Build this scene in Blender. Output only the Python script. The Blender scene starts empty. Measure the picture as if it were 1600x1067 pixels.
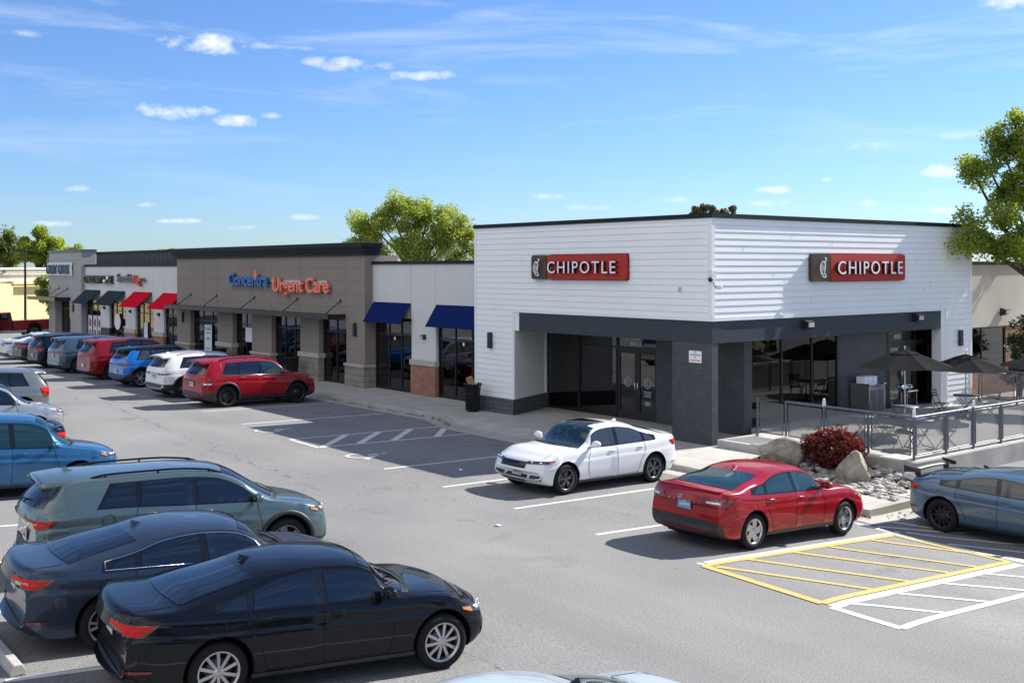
import bpy, bmesh, math, random
from mathutils import Vector, Matrix, noise
from mathutils.bvhtree import BVHTree
R = math.radians
sc = bpy.context.scene
COL = sc.collection
# ---------------------------------------------------------------- camera
AZ = R(38.9)
FW = Vector((-math.cos(AZ), math.sin(AZ), 0)); RT = Vector((math.sin(AZ), math.cos(AZ), 0)); ROLL = 0.0021
cd = bpy.data.cameras.new('camera'); cam = bpy.data.objects.new('camera', cd); COL.objects.link(cam)
rt = (RT + Vector((0, 0, -ROLL))).normalized(); up = rt.cross(FW).normalized()
M = Matrix((rt, up, -FW)).transposed().to_4x4(); M.translation = Vector((20.592, -23.686, 4.944))
cam.matrix_world = M
cd.sensor_width = 36; cd.lens = 39.42; cd.shift_y = -115.5/1600; cd.clip_end = 6000; cd.clip_start = .1
sc.camera = cam
# ---------------------------------------------------------------- light
SUNV = Vector((0.15, 1.25, 1.0)).normalized()
sun_el = math.asin(SUNV.z); sun_az = math.atan2(SUNV.x, SUNV.y)   # from +Y clockwise
ld = bpy.data.lights.new('sun', 'SUN'); ld.energy = 4.7; ld.angle = R(.5); ld.color = (1, .955, .88)
so = bpy.data.objects.new('sun', ld); COL.objects.link(so); so.rotation_euler = SUNV.to_track_quat('Z', 'Y').to_euler()
so.location = (0, 40, 60)
w = bpy.data.worlds.new('World'); sc.world = w; w.use_nodes = True
nt = w.node_tree; nd = nt.nodes; lk = nt.links; nd.clear()
def N(t, **k):
    n = nd.new(t)
    for a, b in k.items(): setattr(n, a, b)
    return n
def MT(op, a, b=None, c=None, clamp=False):
    n = nd.new('ShaderNodeMath'); n.operation = op; n.use_clamp = clamp
    for i, v in enumerate((a, b, c)):
        if v is None: continue
        if isinstance(v, (int, float)): n.inputs[i].default_value = v
        else: lk.new(v, n.inputs[i])
    return n.outputs[0]
sky = N('ShaderNodeTexSky', sky_type='NISHITA', sun_disc=False)
sky.sun_elevation = sun_el; sky.sun_rotation = sun_az; sky.air_density = 1.0; sky.dust_density = .25; sky.ozone_density = 3.0; sky.altitude = 100
tc = N('ShaderNodeTexCoord'); sep = N('ShaderNodeSeparateXYZ'); lk.new(tc.outputs['Generated'], sep.inputs[0])
DX, DY, DZ = sep.outputs
hl = MT('SQRT', MT('ADD', MT('MULTIPLY', DX, DX), MT('MULTIPLY', DY, DY)))
azn = MT('MULTIPLY', MT('ARCTAN2', DX, DY), 57.2958)               # azimuth, degrees, from +Y clockwise
eln = MT('MULTIPLY', MT('ARCTAN2', DZ, hl), 57.2958)
cmb = N('ShaderNodeCombineXYZ'); lk.new(azn, cmb.inputs[0]); lk.new(MT('MULTIPLY', eln, 1.6), cmb.inputs[1])
n1 = N('ShaderNodeTexNoise'); n1.inputs['Scale'].default_value = .9; n1.inputs['Detail'].default_value = 7; n1.inputs['Roughness'].default_value = .6; lk.new(cmb.outputs[0], n1.inputs[0])
n2 = N('ShaderNodeTexNoise'); n2.inputs['Scale'].default_value = .42; n2.inputs['Detail'].default_value = 4; lk.new(cmb.outputs[0], n2.inputs[0])
wob = MT('ADD', MT('MULTIPLY', MT('SUBTRACT', n1.outputs[0], .5), 4.2), MT('MULTIPLY', MT('SUBTRACT', n2.outputs[0], .5), 2.2))
def pxdir(x, y):
    u = (x-800)/1752.; v = (418+.0021*(x-800)-y)/1752.
    d = FW+RT*u; return math.degrees(math.atan2(d.x, d.y)), math.degrees(math.atan2(v, math.hypot(1, u)))
mask = None
# scattered fair-weather clouds, by bearing and elevation: (bearing, elevation, half width, half height, density)
CL = []
for px, py, hw, hh, dn in [(320,68,62,12,1),(432,73,50,4,.4),(545,100,60,9,.9),(502,96,26,7,.7),(668,119,50,7,.9),(270,173,58,11,.95),(372,187,36,8,.9),(421,180,18,5,.6),
      (124,293,17,5,.7),(277,343,30,4,.8),(470,338,24,4,.6),(382,354,24,4,.5),(80,346,24,4,.8),(860,307,34,5,.6),(1211,298,31,6,.9),(1205,319,30,5,.8),(1475,272,38,9,1),
      (1357,322,16,5,.8),(1468,333,42,5,.8),(1293,283,9,3,.7),(1375,229,40,5,.35),(1500,214,50,5,.3),(1590,5,50,9,.8),(45,50,18,5,.4),(1060,313,20,4,.4),(925,325,40,4,.4),(225,318,14,3,.5)]:
    b, e = pxdir(px, py); CL.append((b, e, hw*.0327*1.1, hh*.0327*1.15, dn*.72))
for b, e, hw, hh, dn in CL:
    dx = MT('DIVIDE', MT('SUBTRACT', azn, b), hw); dy = MT('DIVIDE', MT('SUBTRACT', eln, e), hh)
    r2 = MT('ADD', MT('MULTIPLY', dx, dx), MT('MULTIPLY', dy, dy))
    m = MT('MULTIPLY', MT('SUBTRACT', MT('ADD', 1.0, wob), r2), dn*.95, clamp=True)
    mask = m if mask is None else MT('MAXIMUM', mask, m)
# high thin cirrus veil
cc = N('ShaderNodeCombineXYZ'); lk.new(MT('ADD', MT('MULTIPLY', azn, .07), MT('MULTIPLY', eln, .1)), cc.inputs[0]); lk.new(MT('MULTIPLY', eln, .55), cc.inputs[1])
n3 = N('ShaderNodeTexNoise'); n3.inputs['Scale'].default_value = 1.0; n3.inputs['Detail'].default_value = 9; n3.inputs['Roughness'].default_value = .62; n3.inputs['Distortion'].default_value = .5; lk.new(cc.outputs[0], n3.inputs[0])
cir = MT('MULTIPLY', MT('SUBTRACT', n3.outputs[0], .5), 2.2, clamp=True)
fade = MT('MULTIPLY', MT('SUBTRACT', eln, 1.0), .09, clamp=True)
cir = MT('MULTIPLY', MT('MULTIPLY', cir, fade), .75)
tint = N('ShaderNodeMix', data_type='RGBA', blend_type='MULTIPLY'); tint.inputs[0].default_value = 1
lk.new(sky.outputs[0], tint.inputs[6]); tint.inputs[7].default_value = (.545, .715, 1.0, 1)
# broken cloud banks out of view, added for reflections and fill on shaded walls
dot = MT('ADD', MT('MULTIPLY', DX, FW.x), MT('MULTIPLY', DY, FW.y))
away = MT('MULTIPLY', MT('SUBTRACT', .62, MT('DIVIDE', dot, MT('ADD', hl, .001))), 2.5, clamp=True)
south_fill = MT('MULTIPLY', MT('SUBTRACT', MT('MULTIPLY', DY, -1.0), .12), 2.6, clamp=True)
c4 = N('ShaderNodeCombineXYZ'); iz = MT('ADD', MT('ABSOLUTE', DZ), .12); lk.new(MT('DIVIDE', DX, iz), c4.inputs[0]); lk.new(MT('DIVIDE', DY, iz), c4.inputs[1])
n4 = N('ShaderNodeTexNoise'); n4.inputs['Scale'].default_value = .55; n4.inputs['Detail'].default_value = 7; n4.inputs['Roughness'].default_value = .55; lk.new(c4.outputs[0], n4.inputs[0])
bank = MT('MULTIPLY', MT('MULTIPLY', MT('SUBTRACT', MT('ADD', n4.outputs[0], MT('ADD', MT('MULTIPLY', south_fill, .13), MT('MULTIPLY', MT('MAXIMUM', DX, 0.0), .035))), .555), 6.0, clamp=True), away)
mx = N('ShaderNodeMix', data_type='RGBA'); lk.new(MT('ADD', MT('ADD', MT('MULTIPLY', mask, .92), cir), MT('MULTIPLY', bank, .95), clamp=True), mx.inputs[0]); lk.new(tint.outputs[2], mx.inputs[6]); ccol = N('ShaderNodeMix', data_type='RGBA'); ccol.inputs[6].default_value = (6.6, 6.9, 7.4, 1); ccol.inputs[7].default_value = (8.8, 8.7, 8.5, 1); lk.new(south_fill, ccol.inputs[0]); lk.new(ccol.outputs[2], mx.inputs[7])
bg = N('ShaderNodeBackground'); bg.inputs[1].default_value = .077; lk.new(mx.outputs[2], bg.inputs[0])
wo = N('ShaderNodeOutputWorld'); lk.new(bg.outputs[0], wo.inputs[0])
sc.view_settings.view_transform = 'Standard'; sc.view_settings.look = 'None'; sc.view_settings.exposure = 1.06; sc.view_settings.gamma = 1
# ---------------------------------------------------------------- materials
MATS = {}
def mat(name, col, rough=.6, metal=0., spec=.5, coat=0., noise_s=0, noise_a=0., bump=0., bump_s=60, emit=None, alpha=None, trans=0.):
    if name in MATS: return MATS[name]
    m = bpy.data.materials.new(name); m.use_nodes = True; t = m.node_tree; b = t.nodes['Principled BSDF']
    b.inputs['Base Color'].default_value = (*col, 1); b.inputs['Roughness'].default_value = rough; b.inputs['Metallic'].default_value = metal
    b.inputs['Specular IOR Level'].default_value = spec if rough < .7 else spec*.4; b.inputs['Coat Weight'].default_value = coat; b.inputs['Coat Roughness'].default_value = .03
    if emit: b.inputs['Emission Color'].default_value = (*emit[:3], 1); b.inputs['Emission Strength'].default_value = emit[3]
    c = t.nodes.new('ShaderNodeTexCoord')
    if noise_a:
        n = t.nodes.new('ShaderNodeTexNoise'); n.inputs['Scale'].default_value = noise_s; n.inputs['Detail'].default_value = 6; n.inputs['Roughness'].default_value = .65
        t.links.new(c.outputs['Object'], n.inputs[0])
        r = t.nodes.new('ShaderNodeValToRGB'); r.color_ramp.elements[0].position = .3; r.color_ramp.elements[1].position = .7
        r.color_ramp.elements[0].color = (*[v*(1-noise_a) for v in col], 1); r.color_ramp.elements[1].color = (*[min(1, v*(1+noise_a)) for v in col], 1)
        t.links.new(n.outputs[0], r.inputs[0]); t.links.new(r.outputs[0], b.inputs['Base Color'])
    if bump:
        n = t.nodes.new('ShaderNodeTexNoise'); n.inputs['Scale'].default_value = bump_s; n.inputs['Detail'].default_value = 4; t.links.new(c.outputs['Object'], n.inputs[0])
        bp = t.nodes.new('ShaderNodeBump'); bp.inputs['Strength'].default_value = bump; bp.inputs['Distance'].default_value = .01
        t.links.new(n.outputs[0], bp.inputs['Height']); t.links.new(bp.outputs[0], b.inputs['Normal'])
    MATS[name] = m; return m
def paint(name, col, metal=.25):
    m = mat('paint_'+name, col, rough=.28, metal=metal, coat=1.0)
    b = m.node_tree.nodes['Principled BSDF']; b.inputs['Coat Roughness'].default_value = .02; b.inputs['Specular IOR Level'].default_value = .5 if max(col) > .1 else .05; b.inputs['Coat Weight'].default_value = .9 if max(col) > .1 else .6
    if col[0] > 3*max(col[1], col[2]): b.inputs['Specular IOR Level'].default_value = .15; b.inputs['Coat Weight'].default_value = .75; b.inputs['Metallic'].default_value = .1
    return m
def brick(name, c1, c2, mortar, axis='x', scale=1.0, rough=.8):
    m = bpy.data.materials.new(name); m.use_nodes = True; t = m.node_tree; b = t.nodes['Principled BSDF']
    c = t.nodes.new('ShaderNodeTexCoord'); s = t.nodes.new('ShaderNodeSeparateXYZ'); g = t.nodes.new('ShaderNodeNewGeometry'); s2 = t.nodes.new('ShaderNodeSeparateXYZ')
    t.links.new(c.outputs['Object'], s.inputs[0]); t.links.new(g.outputs['Normal'], s2.inputs[0])
    ab = t.nodes.new('ShaderNodeMath'); ab.operation = 'ABSOLUTE'; t.links.new(s2.outputs[0], ab.inputs[0])
    gt = t.nodes.new('ShaderNodeMath'); gt.operation = 'GREATER_THAN'; gt.inputs[1].default_value = .7; t.links.new(ab.outputs[0], gt.inputs[0])
    mxx = t.nodes.new('ShaderNodeMix'); t.links.new(gt.outputs[0], mxx.inputs[0]); t.links.new(s.outputs[0], mxx.inputs[2]); t.links.new(s.outputs[1], mxx.inputs[3])
    cb = t.nodes.new('ShaderNodeCombineXYZ'); t.links.new(mxx.outputs[0], cb.inputs[0]); t.links.new(s.outputs[2], cb.inputs[1])
    k = t.nodes.new('ShaderNodeTexBrick'); k.inputs['Scale'].default_value = 1; k.inputs['Brick Width'].default_value = .21*scale; k.inputs['Row Height'].default_value = .072*scale
    k.inputs['Mortar Size'].default_value = .006*scale; k.inputs['Mortar Smooth'].default_value = .3; k.inputs['Color1'].default_value = (*c1, 1); k.inputs['Color2'].default_value = (*c2, 1); k.inputs['Mortar'].default_value = (*mortar, 1)
    t.links.new(cb.outputs[0], k.inputs[0]); n = t.nodes.new('ShaderNodeTexNoise'); n.inputs['Scale'].default_value = 3; n.inputs['Detail'].default_value = 6; t.links.new(c.outputs['Object'], n.inputs[0])
    mm = t.nodes.new('ShaderNodeMix'); mm.data_type = 'RGBA'; mm.blend_type = 'OVERLAY'; mm.inputs[0].default_value = .45; t.links.new(k.outputs[0], mm.inputs[6]); t.links.new(n.outputs[0], mm.inputs[7])
    t.links.new(mm.outputs[2], b.inputs['Base Color']); b.inputs['Roughness'].default_value = rough
    bp = t.nodes.new('ShaderNodeBump'); bp.inputs['Strength'].default_value = .9; bp.inputs['Distance'].default_value = .012; bp.invert = True
    t.links.new(k.outputs[1], bp.inputs['Height']); t.links.new(bp.outputs[0], b.inputs['Normal'])
    MATS[name] = m; return m
def glassmat(name, tint, ior=1.5, tr=.35, rough=.0):
    m = bpy.data.materials.new(name); m.use_nodes = True; t = m.node_tree; t.nodes.clear()
    o = t.nodes.new('ShaderNodeOutputMaterial'); mxs = t.nodes.new('ShaderNodeMixShader'); f = t.nodes.new('ShaderNodeFresnel'); f.inputs[0].default_value = ior
    gl = t.nodes.new('ShaderNodeBsdfGlossy'); gl.inputs['Roughness'].default_value = rough; tp = t.nodes.new('ShaderNodeBsdfTransparent'); tp.inputs[0].default_value = (*tint, 1)
    t.links.new(f.outputs[0], mxs.inputs[0]); t.links.new(tp.outputs[0], mxs.inputs[1]); t.links.new(gl.outputs[0], mxs.inputs[2]); t.links.new(mxs.outputs[0], o.inputs[0])
    MATS[name] = m; return m
def leafmat(name, c1, c2, trn=.45, sc_=.9):
    m = bpy.data.materials.new(name); m.use_nodes = True; t = m.node_tree; b = t.nodes['Principled BSDF']
    c = t.nodes.new('ShaderNodeTexCoord'); n = t.nodes.new('ShaderNodeTexNoise'); n.inputs['Scale'].default_value = sc_; n.inputs['Detail'].default_value = 5; t.links.new(c.outputs['Object'], n.inputs[0])
    r = t.nodes.new('ShaderNodeValToRGB'); r.color_ramp.elements[0].position = .35; r.color_ramp.elements[1].position = .65; r.color_ramp.elements[0].color = (*c1, 1); r.color_ramp.elements[1].color = (*c2, 1)
    t.links.new(n.outputs[0], r.inputs[0]); t.links.new(r.outputs[0], b.inputs['Base Color']); b.inputs['Roughness'].default_value = .55
    tr = t.nodes.new('ShaderNodeBsdfTranslucent'); hs = t.nodes.new('ShaderNodeHueSaturation'); hs.inputs['Value'].default_value = 1.7; hs.inputs['Saturation'].default_value = 1.1; hs.inputs['Hue'].default_value = .48
    t.links.new(r.outputs[0], hs.inputs['Color']); t.links.new(hs.outputs[0], tr.inputs[0])
    ms = t.nodes.new('ShaderNodeMixShader'); ms.inputs[0].default_value = trn; t.links.new(b.outputs[0], ms.inputs[1]); t.links.new(tr.outputs[0], ms.inputs[2]); t.links.new(ms.outputs[0], t.nodes['Material Output'].inputs[0])
    MATS[name] = m; return m
# asphalt with aggregate speckle, patches, oil stains and thin cracks
def asphalt():
    m = bpy.data.materials.new('asphalt'); m.use_nodes = True; t = m.node_tree; b = t.nodes['Principled BSDF']; L = t.links
    def nn(k, **a):
        n = t.nodes.new(k)
        for q, v in a.items(): setattr(n, q, v)
        return n
    c = nn('ShaderNodeTexCoord')
    a1 = nn('ShaderNodeTexNoise'); a1.inputs['Scale'].default_value = 34; a1.inputs['Detail'].default_value = 6; a1.inputs['Roughness'].default_value = .8; L.new(c.outputs['Object'], a1.inputs[0])
    a2 = nn('ShaderNodeTexNoise'); a2.inputs['Scale'].default_value = .22; a2.inputs['Detail'].default_value = 5; L.new(c.outputs['Object'], a2.inputs[0])
    mp = nn('ShaderNodeMapping'); mp.inputs['Scale'].default_value = (.06, .9, 1); L.new(c.outputs['Object'], mp.inputs[0])
    a3 = nn('ShaderNodeTexNoise'); a3.inputs['Scale'].default_value = 1; a3.inputs['Detail'].default_value = 5; L.new(mp.outputs[0], a3.inputs[0])
    r1 = nn('ShaderNodeValToRGB'); r1.color_ramp.elements[0].position = .33; r1.color_ramp.elements[1].position = .68; r1.color_ramp.elements[0].color = (.085, .085, .084, 1); r1.color_ramp.elements[1].color = (.300, .299, .294, 1)
    L.new(a1.outputs[0], r1.inputs[0])
    r2 = nn('ShaderNodeValToRGB'); r2.color_ramp.elements[0].position = .3; r2.color_ramp.elements[1].position = .7; r2.color_ramp.elements[0].color = (.82, .82, .83, 1); r2.color_ramp.elements[1].color = (1.08, 1.08, 1.07, 1); L.new(a2.outputs[0], r2.inputs[0])
    r3 = nn('ShaderNodeValToRGB'); r3.color_ramp.elements[0].position = .3; r3.color_ramp.elements[1].position = .6; r3.color_ramp.elements[0].color = (.88, .88, .88, 1); r3.color_ramp.elements[1].color = (1, 1, 1, 1); L.new(a3.outputs[0], r3.inputs[0])
    m1 = nn('ShaderNodeMix', data_type='RGBA', blend_type='MULTIPLY'); m1.inputs[0].default_value = 1; L.new(r1.outputs[0], m1.inputs[6]); L.new(r2.outputs[0], m1.inputs[7])
    m2 = nn('ShaderNodeMix', data_type='RGBA', blend_type='MULTIPLY'); m2.inputs[0].default_value = 1; L.new(m1.outputs[2], m2.inputs[6]); L.new(r3.outputs[0], m2.inputs[7])
    # cracks
    dn = nn('ShaderNodeTexNoise'); dn.inputs['Scale'].default_value = 1.1; dn.inputs['Detail'].default_value = 6; L.new(c.outputs['Object'], dn.inputs[0])
    va = nn('ShaderNodeMix', data_type='RGBA', blend_type='LINEAR_LIGHT'); va.inputs[0].default_value = .55; L.new(c.outputs['Object'], va.inputs[6]); L.new(dn.outputs[1], va.inputs[7])
    mp2 = nn('ShaderNodeMapping'); mp2.inputs['Scale'].default_value = (.035, .12, 1); mp2.inputs['Rotation'].default_value = (0, 0, .5); L.new(va.outputs[2], mp2.inputs[0])
    vo = nn('ShaderNodeTexVoronoi', feature='DISTANCE_TO_EDGE'); vo.inputs['Scale'].default_value = 1; L.new(mp2.outputs[0], vo.inputs[0])
    rc = nn('ShaderNodeValToRGB'); rc.color_ramp.elements[0].position = .0008; rc.color_ramp.elements[1].position = .0022; rc.color_ramp.elements[0].color = (.45, .45, .45, 1); rc.color_ramp.elements[1].color = (1, 1, 1, 1); L.new(vo.outputs[0], rc.inputs[0])
    m3 = nn('ShaderNodeMix', data_type='RGBA', blend_type='MULTIPLY'); m3.inputs[0].default_value = 1; L.new(m2.outputs[2], m3.inputs[6]); L.new(rc.outputs[0], m3.inputs[7])
    sp = nn('ShaderNodeTexNoise'); sp.inputs['Scale'].default_value = .55; sp.inputs['Detail'].default_value = 3; sp.inputs['Distortion'].default_value = .6; L.new(c.outputs['Object'], sp.inputs[0])
    rs = nn('ShaderNodeValToRGB'); rs.color_ramp.elements[0].position = .66; rs.color_ramp.elements[1].position = .78; rs.color_ramp.elements[0].color = (1, 1, 1, 1); rs.color_ramp.elements[1].color = (.62, .61, .60, 1); L.new(sp.outputs[0], rs.inputs[0])
    m4 = nn('ShaderNodeMix', data_type='RGBA', blend_type='MULTIPLY'); m4.inputs[0].default_value = 1; L.new(m3.outputs[2], m4.inputs[6]); L.new(rs.outputs[0], m4.inputs[7])
    L.new(m4.outputs[2], b.inputs['Base Color']); b.inputs['Roughness'].default_value = .88
    bp = nn('ShaderNodeBump'); bp.inputs['Strength'].default_value = .3; bp.inputs['Distance'].default_value = .01; L.new(a1.outputs[0], bp.inputs['Height']); L.new(bp.outputs[0], b.inputs['Normal'])
    MATS['asphalt'] = m; return m
def concrete(name, col, jx=0, jy=0, stain=.16):
    m = mat(name, col, rough=.85, noise_s=1.3, noise_a=stain, bump=.25, bump_s=90)
    if jx:
        t = m.node_tree; b = t.nodes['Principled BSDF']; L = t.links; c = t.nodes.new('ShaderNodeTexCoord'); k = t.nodes.new('ShaderNodeTexBrick')
        k.offset = 0; k.inputs['Scale'].default_value = 1; k.inputs['Brick Width'].default_value = jx; k.inputs['Row Height'].default_value = jy; k.inputs['Mortar Size'].default_value = .008; k.inputs['Mortar Smooth'].default_value = .4
        for i in ('Color1', 'Color2'): k.inputs[i].default_value = (1, 1, 1, 1)
        k.inputs['Color2'].default_value = (.93, .93, .93, 1)
        k.inputs['Mortar'].default_value = (.35, .34, .32, 1); L.new(c.outputs['Object'], k.inputs[0])
        src = b.inputs['Base Color'].links[0].from_socket; mm = t.nodes.new('ShaderNodeMix'); mm.data_type = 'RGBA'; mm.blend_type = 'MULTIPLY'; mm.inputs[0].default_value = 1
        L.new(src, mm.inputs[6]); L.new(k.outputs[0], mm.inputs[7]); L.new(mm.outputs[2], b.inputs['Base Color'])
    return m
asphalt()
concrete('sidewalk', (.40, .385, .355), 1.8, 1.6); concrete('curb', (.36, .34, .30)); concrete('gutter', (.38, .365, .335), 3.0, 30); concrete('patio_concrete', (.42, .405, .38), 2.2, 2.2); concrete('wall_concrete', (.36, .35, .325), 0, 0, .22)
def roadpaint(name, col):
    m = mat(name, col, .8); t = m.node_tree; b = t.nodes['Principled BSDF']; c = t.nodes.new('ShaderNodeTexCoord'); n = t.nodes.new('ShaderNodeTexNoise'); n.inputs['Scale'].default_value = 14; n.inputs['Detail'].default_value = 9; n.inputs['Roughness'].default_value = .75
    t.links.new(c.outputs['Object'], n.inputs[0]); r = t.nodes.new('ShaderNodeValToRGB'); r.color_ramp.elements[0].position = .56; r.color_ramp.elements[1].position = .70; r.color_ramp.elements[0].color = (*col, 1); r.color_ramp.elements[1].color = (.22, .215, .21, 1)
    t.links.new(n.outputs[0], r.inputs[0]); t.links.new(r.outputs[0], b.inputs['Base Color'])
roadpaint('road_white', (.56, .56, .55)); roadpaint('road_yellow', (.52, .365, .125))
mat('siding_white', (.80, .82, .82), .5, noise_s=.7, noise_a=.03); mat('trim_white', (.77, .79, .80), .45)
mat('black_metal', (.012, .013, .015), .4, spec=.5); mat('cap_black', (.014, .017, .021), .6, spec=.2)
mat('band_grey', (.026, .035, .044), .6, noise_s=2, noise_a=.08, bump=.15, bump_s=120)
brick('brick_grey', (.055, .060, .067), (.066, .071, .078), (.034, .037, .042), rough=.42)
brick('brick_red', (.36, .155, .085), (.25, .10, .055), (.42, .36, .30)); brick('block_grey', (.075, .085, .095), (.09, .10, .11), (.05, .055, .06), scale=2.0)
brick('brick_tan', (.34, .16, .085), (.25, .11, .06), (.40, .33, .26)); brick('stone_base', (.26, .225, .195), (.235, .205, .18), (.19, .165, .145), scale=3.5)
mat('stucco_white', (.60, .60, .59), .85, noise_s=.9, noise_a=.05, bump=.2, bump_s=70); mat('stucco_beige', (.60, .545, .47), .85, noise_s=.9, noise_a=.06, bump=.2, bump_s=70)
mat('stucco_taupe', (.25, .212, .185), .85, noise_s=.8, noise_a=.06, bump=.2, bump_s=70); mat('stucco_grey', (.34, .335, .33), .85, noise_s=.8, noise_a=.06, bump=.2, bump_s=70)
mat('stucco_yellow', (.86, .70, .38), .85, noise_s=.5, noise_a=.05); mat('stucco_cream', (.82, .76, .62), .8, noise_s=.5, noise_a=.04)
mat('cream_cap', (.42, .395, .35), .8, noise_s=3, noise_a=.08); mat('groove', (.14, .125, .115), .9); mat('groove_light', (.33, .33, .33), .9)
mat('dark_screen', (.075, .088, .092), .7, noise_s=2, noise_a=.15)
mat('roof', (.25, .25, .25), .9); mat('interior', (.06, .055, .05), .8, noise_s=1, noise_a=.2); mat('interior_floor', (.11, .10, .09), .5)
glassmat('shop_glass', (.30, .32, .31), 2.1); glassmat('patio_glass', (.34, .36, .35), 1.5); glassmat('door_glass', (.45, .47, .46), 2.2)
mat('awning_navy', (.006, .018, .095), .85, spec=.1); mat('awning_green', (.010, .026, .028), .75); mat('awning_red', (.55, .004, .022), .85, spec=.1)
mat('sign_red', (.40, .022, .012), .65); mat('letter_return_shade', (.045, .006, .006), .6); mat('sign_brown', (.055, .03, .018), .4); mat('sign_white', (.80, .80, .84), .35); mat('letter_blue', (.01, .12, .36), .4); mat('letter_orange', (.85, .20, .13), .4)
mat('letter_black', (.012, .012, .014), .4); mat('letter_red', (.55, .07, .03), .4); mat('letter_grey', (.10, .10, .12), .4); mat('letter_ice', (.55, .63, .70), .4)
mat('glass_dark', (.003, .005, .008), .01, spec=1.1); mat('glass_teal', (.007, .028, .033), .02, spec=1.); mat('glass_grey', (.03, .04, .045), .02, spec=1.)
mat('plastic_black', (.018, .019, .021), .5); mat('trim_gloss_black', (.008, .008, .01), .12); mat('chrome', (.75, .76, .78), .12, metal=1.); mat('tyre', (.012, .012, .013), .75, bump=.3, bump_s=150)
mat('rim_silver', (.50, .50, .52), .28, metal=.9); mat('rim_dark', (.03, .03, .033), .3, metal=.5); mat('rim_gun', (.16, .16, .17), .3, metal=.8); mat('wheel_well', (.006, .006, .007), .9); mat('brake', (.10, .10, .10), .5, metal=.7)
mat('lamp_red', (.62, .010, .002), .35, spec=.25); mat('lamp_dark_red', (.16, .006, .01), .12, coat=1); mat('lamp_clear', (.62, .64, .66), .08, metal=.4, coat=1); mat('lamp_amber', (.75, .22, .02), .15, coat=1); mat('lamp_dark', (.03, .035, .04), .08, coat=1)
mat('plate', (.62, .62, .60), .5); mat('plate_blue', (.10, .36, .52), .5); mat('plate_ink', (.16, .15, .16), .6)
mat('rail_metal', (.115, .13, .165), .4, metal=.4); mat('steel', (.42, .43, .44), .3, metal=.9); mat('canvas', (.009, .010, .012), .9, spec=.1); mat('alu_pole', (.62, .62, .62), .35, metal=.6)
mat('bin_black', (.01, .011, .012), .45); mat('kraft', (.34, .21, .11), .8); mat('paper', (.7, .7, .72), .7); mat('blue_plastic', (.03, .08, .45), .4)
mat('boulder', (.30, .27, .22), .9, noise_s=3.2, noise_a=.45, bump=1., bump_s=14); mat('pebble', (.25, .235, .21), .8, noise_s=5, noise_a=.6); mat('pebble_white', (.42, .41, .39), .8, noise_s=3, noise_a=.15)
mat('bark', (.055, .045, .036), .9, noise_s=5, noise_a=.3); mat('soil', (.11, .09, .07), .95, noise_s=4, noise_a=.3); mat('grass', (.10, .15, .03), .95, noise_s=2, noise_a=.4); mat('dry_leaf', (.10, .045, .025), .9)
leafmat('leaf_maple', (.12, .18, .03), (.28, .34, .055), .55); leafmat('leaf_dark', (.075, .115, .025), (.18, .22, .045), .5); leafmat('leaf_lime', (.15, .215, .04), (.31, .37, .07), .5); leafmat('leaf_barberry', (.07, .012, .012), (.19, .045, .022), .3, 5)
leafmat('leaf_conifer', (.06, .055, .02), (.14, .11, .05), .2); leafmat('leaf_evergreen', (.018, .035, .012), (.04, .065, .02), .2)
mat('bulb', (1, .8, .5), emit=(1, .72, .4, 9)); mat('lens_grey', (.45, .46, .45), .3); mat('cctv', (.7, .7, .7), .4)
def screenmat():
    m = bpy.data.materials.new('mesh_screen'); m.use_nodes = True; t = m.node_tree; b = t.nodes['Principled BSDF']; b.inputs['Base Color'].default_value = (.15, .16, .17, 1); b.inputs['Roughness'].default_value = .6
    tp = t.nodes.new('ShaderNodeBsdfTransparent'); ms = t.nodes.new('ShaderNodeMixShader'); ms.inputs[0].default_value = .66
    t.links.new(tp.outputs[0], ms.inputs[1]); t.links.new(b.outputs[0], ms.inputs[2]); t.links.new(ms.outputs[0], t.nodes['Material Output'].inputs[0]); MATS['mesh_screen'] = m
screenmat()
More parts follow.
